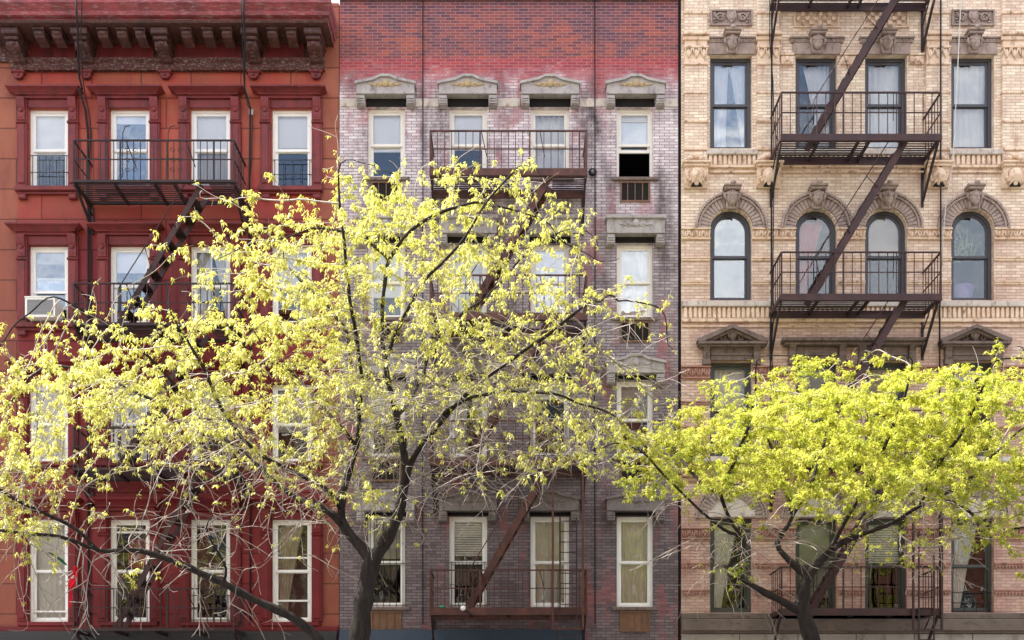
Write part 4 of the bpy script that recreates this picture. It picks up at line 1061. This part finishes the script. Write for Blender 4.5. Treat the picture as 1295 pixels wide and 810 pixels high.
def leaf_mesh(name, origins, dirs, mat, parent, nleaf=6, L=(.07,.12), W=.33, droop=.55, spread=1.0, seed=3, size=None):
    rg = np.random.default_rng(seed)
    O = np.array(origins, float); n = len(O); D = np.array(dirs, float)
    N = n*nleaf; o = np.repeat(O, nleaf, 0); d0 = np.repeat(D, nleaf, 0)
    az = rg.uniform(0, 2*np.pi, N)
    d = np.stack([np.cos(az)*spread, np.sin(az)*spread, rg.normal(0, .28, N)-droop*.25], 1) + d0*.35
    d /= np.linalg.norm(d, axis=1)[:, None]
    ll = rg.uniform(L[0], L[1], N)*(1 if size is None else np.repeat(size, nleaf))
    o = o + rg.normal(0, .013, (N, 3))
    side = np.cross(d, np.array([0,0,1.0])); side /= (np.linalg.norm(side, axis=1)[:, None]+1e-6)
    tw = rg.normal(0, .5, N)[:, None]; side = side + np.array([0,0,1.0])*tw; side /= np.linalg.norm(side, axis=1)[:, None]
    dn = np.array([0,0,-1.0])*droop*rg.uniform(.5, 1.5, N)[:, None]
    m = o + (d + dn*.35)*ll[:, None]*.5; tip = o + (d + dn)*ll[:, None]
    w = (ll*W*.5)[:, None]
    V = np.stack([o, m+side*w, tip, m-side*w], 1).reshape(-1, 3)
    off = np.array(root_of(parent).location); V = V - off
    F = np.arange(N*4, dtype=np.int32)
    me = bpy.data.meshes.new(name); me.vertices.add(N*4); me.vertices.foreach_set('co', V.ravel().astype(np.float32))
    me.loops.add(N*4); me.loops.foreach_set('vertex_index', F); me.polygons.add(N)
    me.polygons.foreach_set('loop_start', np.arange(0, N*4, 4, dtype=np.int32)); me.polygons.foreach_set('loop_total', np.full(N, 4, np.int32))
    me.update(calc_edges=True); me.materials.append(mat)
    ob = bpy.data.objects.new(name, me); COL.objects.link(ob); ob.parent = parent
    return ob

def project(p):
    d = -p.y; return CX + p.x*FOC/(DIST-d), CY - (p.z-EYE)*FOC/(DIST-d)

#        0    50   100 ... 850   (rows start at y=160, 40 px each)
GL = ["000000001000000000",
      "000000035224430000",
      "000004557776556000",
      "000034666666653000",
      "000025777666655310",
      "003335777666666530",
      "123567776445444320",
      "467788776434434100",
      "578787665444334330",
      "767665455332455530",
      "853323344312245400",
      "642111232411212000",
      "641000111210000000",
      "330000001010000000",
      "210300010000000000",
      "001000000000000000"]
GB = ["000000000000000000",
      "000000000000000000",
      "000000111111110000",
      "000000111111110000",
      "000000111111111000",
      "000000111222221000",
      "000111122333332100",
      "001112222444443200",
      "002233333555553200",
      "112333333554333200",
      "122444443433222110",
      "122444332322221100",
      "122333221211110000",
      "111132111100000000",
      "001111110000000000",
      "000111000000000000"]
GR = ["000015110430",
      "002457888777",
      "158889999876",
      "378899999886",
      "047888888876",
      "001321343466",
      "000000122342",
      "000300000000",
      "000000000000"]
def crown_points(g, x0, y0, n, dc, halfx, halfy, cx, cy, dt, seed, dmin=1.75, per=8, sxy=.26, sz=.075):
    r = random.Random(seed); cells = []; wts = []
    for i, row in enumerate(g):
        for j, chh in enumerate(row):
            if chh != '0': cells.append((i, j)); wts.append(int(chh)**1.25)
    out = []; nc = n//per
    for (i, j) in r.choices(cells, wts, k=nc):
        px = x0+(j+r.random())*50; py = y0+(i+r.random())*40
        q = 1-((px-cx)/halfx)**2-((py-cy)/halfy)**2; th = dt*math.sqrt(max(.12, q))
        d = dc + r.uniform(-1, 1)*th
        d = max(dmin, d)
        x, z = X(px, .25*dc+.75*d), Z(py, .25*dc+.75*d); out += [Vector((x+r.gauss(0,sxy), min(-dmin, -d+r.gauss(0,sxy)), z+r.gauss(0,sz))) for _ in range(per)]
    return out

def build_tree(name, label, limbs, atts, base, leafmat, dens, leafargs, seed, nclus, bare_atts=(), wisps=()):
    root = thing(name, label, 'tree', base)
    pos, par, minr, nl = grow(limbs, atts+list(bare_atts), seed=seed)
    rad, ch = radii(pos, par, minr)
    A, B = tree_meshes(pos, par, rad, ch)
    rw = random.Random(seed+9)
    for (bx0, bx1, by0, by1, num) in wisps:
        src = [i for i in range(len(pos)) if .007 < rad[i] < .09 and bx0 < CX+pos[i].x*FOC/(DIST+base[1]) < bx1 and by0 < CY-(pos[i].z-EYE)*FOC/(DIST+base[1]) < by1]
        for _ in range(num if src else 0):
            p = pos[rw.choice(src)].copy(); a = rw.uniform(0, 2*PI); d = Vector((math.cos(a), .7*math.sin(a), rw.uniform(-.7, .5))); n = rw.randint(6, 16); pts = [p.copy()]
            for k in range(n):
                d = (d + Vector((rw.gauss(0,.12), rw.gauss(0,.12), rw.gauss(-.045,.11)))).normalized(); p = p + d*.11; pts.append(p.copy())
                if rw.random() < .28 and k < n-2:
                    q = p.copy(); e = (d + Vector((rw.gauss(0,.7), rw.gauss(0,.6), rw.gauss(-.1,.6)))).normalized(); sp = [q.copy()]
                    for _k in range(rw.randint(2, 6)): e = (e + Vector((rw.gauss(0,.15), rw.gauss(0,.15), rw.gauss(-.04,.14)))).normalized(); q = q + e*.09; sp.append(q.copy())
                    B.tube(sp, [.0050-.0018*i/len(sp) for i in range(len(sp))], 3, cap=False)
            B.tube(pts, [.0085-.0045*i/len(pts) for i in range(len(pts))], 3, cap=False)
    obj('trunk', A, M['bark'], root); obj('twigs', B, M['twig'], root)
    r = random.Random(seed+5); O = []; D = []; S = []
    cand = [i for i in range(nl, len(pos)) if rad[i] < .014]
    dc = -base[1]
    wts = []
    for i in cand:
        p = pos[i]; dd = .25*dc-.75*p.y; px, py = CX+p.x*FOC/(DIST-dd), CY-(p.z-EYE)*FOC/(DIST-dd)
        wts.append(dens(px+r.uniform(-25,25), py+r.uniform(-20,20))*(2.5 if not ch[i] else 1.0))
    for i in r.choices(cand, wts, k=nclus):
        p = pos[i]; q = pos[par[i]]; v = (p-q).normalized()
        o = q.lerp(p, r.random()) + Vector((r.gauss(0,.035), r.gauss(0,.035), r.gauss(0,.03)))
        O.append(o[:]); D.append(v[:]); S.append(r.uniform(.75, 1.25))
    leaf_mesh('crown', O, D, leafmat, root, size=np.array(S), seed=seed, **leafargs)
    print(name, 'nodes', len(pos), 'clusters', len(O))
    return root

dL = 5.0
def Lb(pts, rad, d0=dL, d1=None, parent=0):
    d1 = d0 if d1 is None else d1; n = len(pts)
    return ([PT(a, b, d0) + Vector((0, -(d0 + (d1-d0)*i/max(1,n-1)) + d0, 0)) for i, (a, b) in enumerate(pts)], parent, rad)
limbsL = [
 Lb([(428,1071),(432,1000),(438,900),(450,830),(457,785),(463,745),(470,708)], (.21,.135), parent=None),
 Lb([(470,708),(455,690),(436,672),(429,650),(431,620),(440,590),(447,560),(452,525),(446,490),(438,450),(436,415),(428,380)], (.11,0.012), dL, 4.4),
 Lb([(470,708),(485,690),(500,665),(508,640),(515,605),(512,570),(503,530),(494,495),(487,455),(485,415),(489,370),(494,330)], (.13,0.012), dL, 5.4),
 Lb([(494,330),(510,302),(532,290),(560,278),(600,270)], (.028,0.012), 5.4, 5.8),
 Lb([(494,330),(478,312),(455,298),(432,288),(405,282)], (.028,0.012), 5.4, 5.2),
 Lb([(512,600),(527,578),(545,560),(570,535),(598,510),(640,485),(690,455),(735,425)], (.065,0.012), dL, 6.4),
 Lb([(545,560),(563,530),(600,519),(655,522),(692,534)], (.03,0.012), 5.2, 6.8),
 Lb([(430,655),(405,640),(375,627),(345,606),(318,580),(290,552),(258,530),(222,516),(180,505)], (.075,0.012), dL, 3.6),
 Lb([(432,640),(410,618),(383,608),(350,594),(322,575),(300,540),(285,500),(270,470)], (.05,0.012), dL, 6.6),
 Lb([(438,905),(422,840),(400,803),(368,780),(335,765),(295,745),(250,723),(218,710),(190,703),(160,703),(127,702),(112,692),(85,687),(50,685),(10,680)], (.105,0.012), dL, 5.8),
 Lb([(127,702),(110,680),(95,668),(66,654),(35,640),(5,620)], (.03,0.012), 5.6, 6.2),
 Lb([(285,740),(292,722),(284,705),(278,690)], (.03,0.012), 5.2, 5.9),
 Lb([(447,560),(425,530),(400,500),(375,470),(350,440),(322,415)], (.04,0.012), 4.9, 3.4),
 Lb([(436,415),(415,385),(395,360),(372,335),(350,310)], (.03,0.012), 4.5, 3.6),
 Lb([(503,530),(520,495),(532,460),(540,420),(560,385),(590,350)], (.04,0.012), 5.2, 3.8),
 Lb([(487,455),(505,425),(520,400),(548,372),(585,345),(620,300),(650,275)], (.035,0.012), 5.4, 7.0),
 Lb([(452,525),(462,490),(458,455),(452,410),(450,360),(445,310),(448,270)], (.035,0.012), 4.8, 6.6),
 Lb([(222,516),(180,500),(140,478),(100,462),(60,455)], (.02,0.01), 3.7, 3.4),
 Lb([(258,530),(225,490),(190,455),(150,430),(110,415)], (.02,0.01), 4.0, 5.5),
]
attL = crown_points(GL, 0, 160, 3300, dL, 480, 330, 400, 470, 2.7, 11)
# the crown goes on a little past the left edge of the picture
attL += [Vector((p.x-(.5+1.2*random.Random(k).random()), p.y, p.z)) for k, p in enumerate(attL) if p.x < X(110, dL)][:420]
bareL = crown_points(GB, 0, 160, 2600, dL, 480, 330, 400, 500, 2.4, 12)
denL = lambda px, py: grid_lookup(GL, 0, 160, 50, 40, px, py)**1.5+.03 if px >= 0 else 25
build_tree('street_tree', 'tall spreading street tree with sparse yellow young leaves and a forked dark trunk', limbsL, attL, (X(428,dL), -dL, 0), M['leafL'], denL,
           dict(nleaf=8, L=(.032,.060), W=.44, droop=.75), 21, 14500, bareL, wisps=((0,430,500,800,200),(430,820,400,640,230),(380,560,380,620,110)))
limbsR = [
 Lb([(1045,1071),(1043,980),(1038,880),(1028,812),(1018,785),(1013,765),(1015,747),(1021,728)], (.17,.10), parent=None),
 Lb([(1021,728),(1008,718),(997,703),(987,693),(984,684),(992,672),(1003,660),(1008,645),(1003,620),(995,590),(985,560),(975,520)], (.075,0.012), dL, 4.4),
 Lb([(1021,728),(1035,712),(1048,698),(1068,685),(1095,676),(1120,667),(1145,652),(1165,638),(1190,628),(1215,620)], (.085,0.012), dL, 5.4),
 Lb([(1014,776),(995,764),(970,753),(948,742),(927,731),(912,722),(924,710),(935,702),(939,693),(930,682),(920,672),(912,655),(903,630),(890,590)], (.08,0.012), dL, 5.6),
 Lb([(930,682),(905,664),(893,658),(875,644),(860,632),(835,610),(810,585)], (.03,0.012), 5.4, 6.0),
 Lb([(1003,660),(1020,655),(1040,662),(1075,672)], (.025,0.012), 4.6, 4.2),
 Lb([(1008,645),(1030,610),(1045,570),(1060,530),(1070,490)], (.035,0.012), 4.6, 3.8),
 Lb([(1048,698),(1065,660),(1085,620),(1100,580),(1115,530),(1120,490)], (.04,0.012), 5.0, 6.4),
 Lb([(1165,638),(1175,600),(1200,560),(1215,520),(1225,480)], (.03,0.012), 5.4, 6.4),
 Lb([(1190,628),(1230,640),(1255,650),(1290,660)], (.025,0.012), 5.4, 4.6),
 Lb([(1215,620),(1245,590),(1275,565),(1300,545)], (.025,0.012), 5.4, 4.4),
 Lb([(903,630),(925,590),(940,550),(945,510),(940,480)], (.03,0.012), 5.6, 6.6),
 Lb([(903,630),(880,590),(865,560),(850,530)], (.025,0.012), 5.6, 4.4),
 Lb([(1120,667),(1150,690),(1165,700),(1185,692),(1210,684)], (.016,0.008), 5.2, 6.0),
 Lb([(927,731),(900,705),(885,690),(870,680)], (.014,0.007), 5.4, 5.8),
 Lb([(1014,765),(1000,758),(980,750),(960,746),(940,745)], (.012,0.007), 5.0, 5.9),
]
attR = crown_points(GR, 750, 440, 4600, dL, 330, 190, 1060, 570, 2.5, 13, per=26, sxy=.40, sz=.05)
attR += [Vector((p.x+(.5+1.0*random.Random(k).random()), p.y, p.z)) for k, p in enumerate(attR) if p.x > X(1220, dL)][:450]
bareR = [PT(random.Random(900+k).uniform(860,960), random.Random(1900+k).uniform(660,770), 5.2+random.Random(k).uniform(-.6,.6)) for k in range(40)] + [PT(random.Random(300+k).uniform(1060,1230), random.Random(1300+k).uniform(640,730), 5.2+random.Random(k).uniform(-.8,.8)) for k in range(70)]
denR = lambda px, py: (grid_lookup(GR, 750, 440, 50, 40, px, py)**1.5+.03) if px < 1300 else 20
build_tree('street_tree', 'low street tree with a dense bright green feathery crown before the cream building', limbsR, attR, (X(1045,dL), -dL, 0), M['leafR'], denR,
           dict(nleaf=10, L=(.028,.056), W=.40, droop=.5), 22, 25000, bareR, wisps=((860,960,640,770,35),(1080,1240,600,720,45)))

# ---------------------------------------------------------------- STREET, SURROUNDINGS
def sheet(name, x0, x1, y0, y1, z, mat):
    mb = MB(); mb.add([(x0,y0,z),(x1,y0,z),(x1,y1,z),(x0,y1,z)], [(0,1,2,3)]); return tag(obj(name, mb, mat), kind='structure')
sheet('ground', -400, 400, -400, 400, -.16, M['walk'])
sheet('road', -400, 400, -22.0, -6.4, -.14, M['asphalt'])
for nm, y0, y1 in (('pavement', -6.4, 12), ('pavement', -30, -22)):
    mb = MB(); a, b = (y0+.15, y1) if y0 > -10 else (y0, y1-.15)
    mb.box(-200, 200, a, b, -.155, 0); tag(obj(nm, mb, M['walk']), kind='structure')
    mb = MB(); k0, k1 = (y0, y0+.148) if y0 > -10 else (y1-.148, y1); mb.bbox(-200, 200, k0, k1, -.155, .003, .01); tag(obj('kerb', mb, M['base']), kind='structure')
mb = MB()
for k in range(-30, 30): mb.box(k*6, k*6+3, -14.26, -14.14, -.139, -.136)
tag(obj('road_marking', mb, M['white']), kind='structure')
for x in (X(428,dL), X(1045,dL)):
    mb = MB(); mb.bbox(x-.7, x+.7, -dL-.6, -dL+.6, .0, .012, .005); tag(obj('soil', mb, M['bark']), kind='structure')

def simple_building(x0, x1, yf, dirn, H, wallm, label, nx, storeys, blank_top=0):
    """plain neighbour; front at yf, body goes on in direction dirn (+1 away, -1 behind the camera)"""
    b = thing('apartment_building', label, 'building', ((x0+x1)/2, yf, 0))
    mb = MB(); mb.box(x0, x1, yf, yf+dirn*12, 0, H); mb.box(x0-.02, x1+.02, yf-dirn*.35, yf, H-.5, H+.15); obj('wall', mb, wallm, b)
    for s in range(storeys):
        for k in range(nx):
            cx = x0+(x1-x0)*(k+.5)/nx; z0 = 4.3+s*3.15
            if z0+1.8 > H-.6: continue
            mb = MB(); mb.ring([(cx-.5,z0),(cx+.5,z0),(cx+.5,z0+1.8),(cx-.5,z0+1.8)], [(cx-.42,z0+.08),(cx+.42,z0+.08),(cx+.42,z0+1.72),(cx-.42,z0+1.72)], yf-dirn*.05, yf)
            mb.box(cx-.42, cx+.42, min(yf-dirn*.04,yf-dirn*.002), max(yf-dirn*.04,yf-dirn*.002), z0+.88, z0+.93); mb.box(cx-.6, cx+.6, min(yf-dirn*.12,yf), max(yf-dirn*.12,yf), z0-.12, z0-.003)
            w = obj('window', mb, M['cremepaint'], b)
            mb = MB(); mb.box(cx-.42, cx+.42, min(yf-dirn*.015,yf-dirn*.001), max(yf-dirn*.015,yf-dirn*.001), z0+.08, z0+1.72); obj('pane', mb, M['dimpane'], w)
    return b
M['dimpane'] = mat_plain('opposite_window_glass', (.04,.05,.06), .1, .8, .2)
M['brickA'] = mottled('opposite_red_brick', (.30,.12,.08), (.24,.10,.07), None, 1.5, .9, .003)
M['brickB'] = mottled('opposite_tan_brick', (.42,.33,.24), (.36,.27,.20), None, 1.5, .9, .003)
simple_building(X(-8)-8.0, X(-8)-.02, 0, 1, 17.5, M['brickA'], 'plain red brick building just past the left edge of the red one', 4, 5)
simple_building(rx1+.02, rx1+8.0, 0, 1, 18.5, M['brickB'], 'plain tan brick building just past the right edge of the cream one', 4, 5)
for k, (a, b, H, mt) in enumerate(((-30,-19,20.5,'brickB'),(-19,-10,22,'brickA'),(-10,-1.5,20.0,'brickB'),(-1.5,7.5,21.5,'brickA'),(7.5,17,20.2,'brickB'),(17,28,22.0,'brickA'))):
    simple_building(a+.01, b-.01, -30, -1, H, M[mt], ('tan','red')[mt == 'brickA']+' brick apartment building in the row across the street', 4, 5)['group'] = 'apartment buildings across the street, ' + ('tan','red')[mt == 'brickA'] + ' brick'

# ---------------------------------------------------------------- LIGHT, SKY, CAMERA
EL, AZ = math.radians(58), math.radians(17)     # the sun stands along the street, just behind the line of the fronts
sd = Vector((-math.cos(EL)*math.cos(AZ), math.cos(EL)*math.sin(AZ), math.sin(EL)))
sun = bpy.data.lights.new('sun', 'SUN'); sun.energy = 5.0; sun.angle = math.radians(.5); sun.color = (1, .95, .86)
so = bpy.data.objects.new('sun', sun); COL.objects.link(so); so.rotation_euler = sd.to_track_quat('Z', 'Y').to_euler(); so.location = (0,0,40)
wd = bpy.data.worlds.new('World'); scene.world = wd; wd.use_nodes = True; nt = wd.node_tree
bg = nt.nodes['Background']; sky = nt.nodes.new('ShaderNodeTexSky'); sky.sky_type = 'NISHITA'; sky.sun_disc = False
sky.sun_elevation = EL; sky.sun_rotation = math.atan2(sd.x, sd.y); sky.air_density = 1.0; sky.dust_density = 3.5; sky.ozone_density = .6
tc = nt.nodes.new('ShaderNodeTexCoord'); mp = nt.nodes.new('ShaderNodeMapping'); mp.inputs['Scale'].default_value = (1, 1, 2.2)
ns = nt.nodes.new('ShaderNodeTexNoise'); ns.inputs['Scale'].default_value = 2.4; ns.inputs['Detail'].default_value = 8; ns.inputs['Roughness'].default_value = .58
rp = nt.nodes.new('ShaderNodeValToRGB'); rp.color_ramp.elements[0].position = .40; rp.color_ramp.elements[1].position = .62
mx = nt.nodes.new('ShaderNodeMix'); mx.data_type = 'RGBA'; mx.inputs[7].default_value = (7.6, 7.5, 7.4, 1)
nt.links.new(tc.outputs['Generated'], mp.inputs[0]); nt.links.new(mp.outputs[0], ns.inputs[0]); nt.links.new(ns.outputs[0], rp.inputs[0])
nt.links.new(rp.outputs[0], mx.inputs[0]); nt.links.new(sky.outputs[0], mx.inputs[6]); nt.links.new(mx.outputs[2], bg.inputs[0]); bg.inputs[1].default_value = .15
cam = bpy.data.cameras.new('camera'); co = bpy.data.objects.new('camera', cam); COL.objects.link(co)
co.location = (0, -DIST, EYE); co.rotation_euler = (PI/2, 0, 0)
cam.sensor_width = 36; cam.lens = FOC/1295*36; cam.shift_y = (CY-405)/1295; cam.clip_end = 2000
scene.camera = co
vs = scene.view_settings; vs.view_transform = 'Standard'; vs.look = 'None'; vs.gamma = 1; vs.exposure = 1.55
scene.render.engine = 'CYCLES'; scene.cycles.max_bounces = 8; scene.cycles.transparent_max_bounces = 12
scene.cycles.use_denoising = True
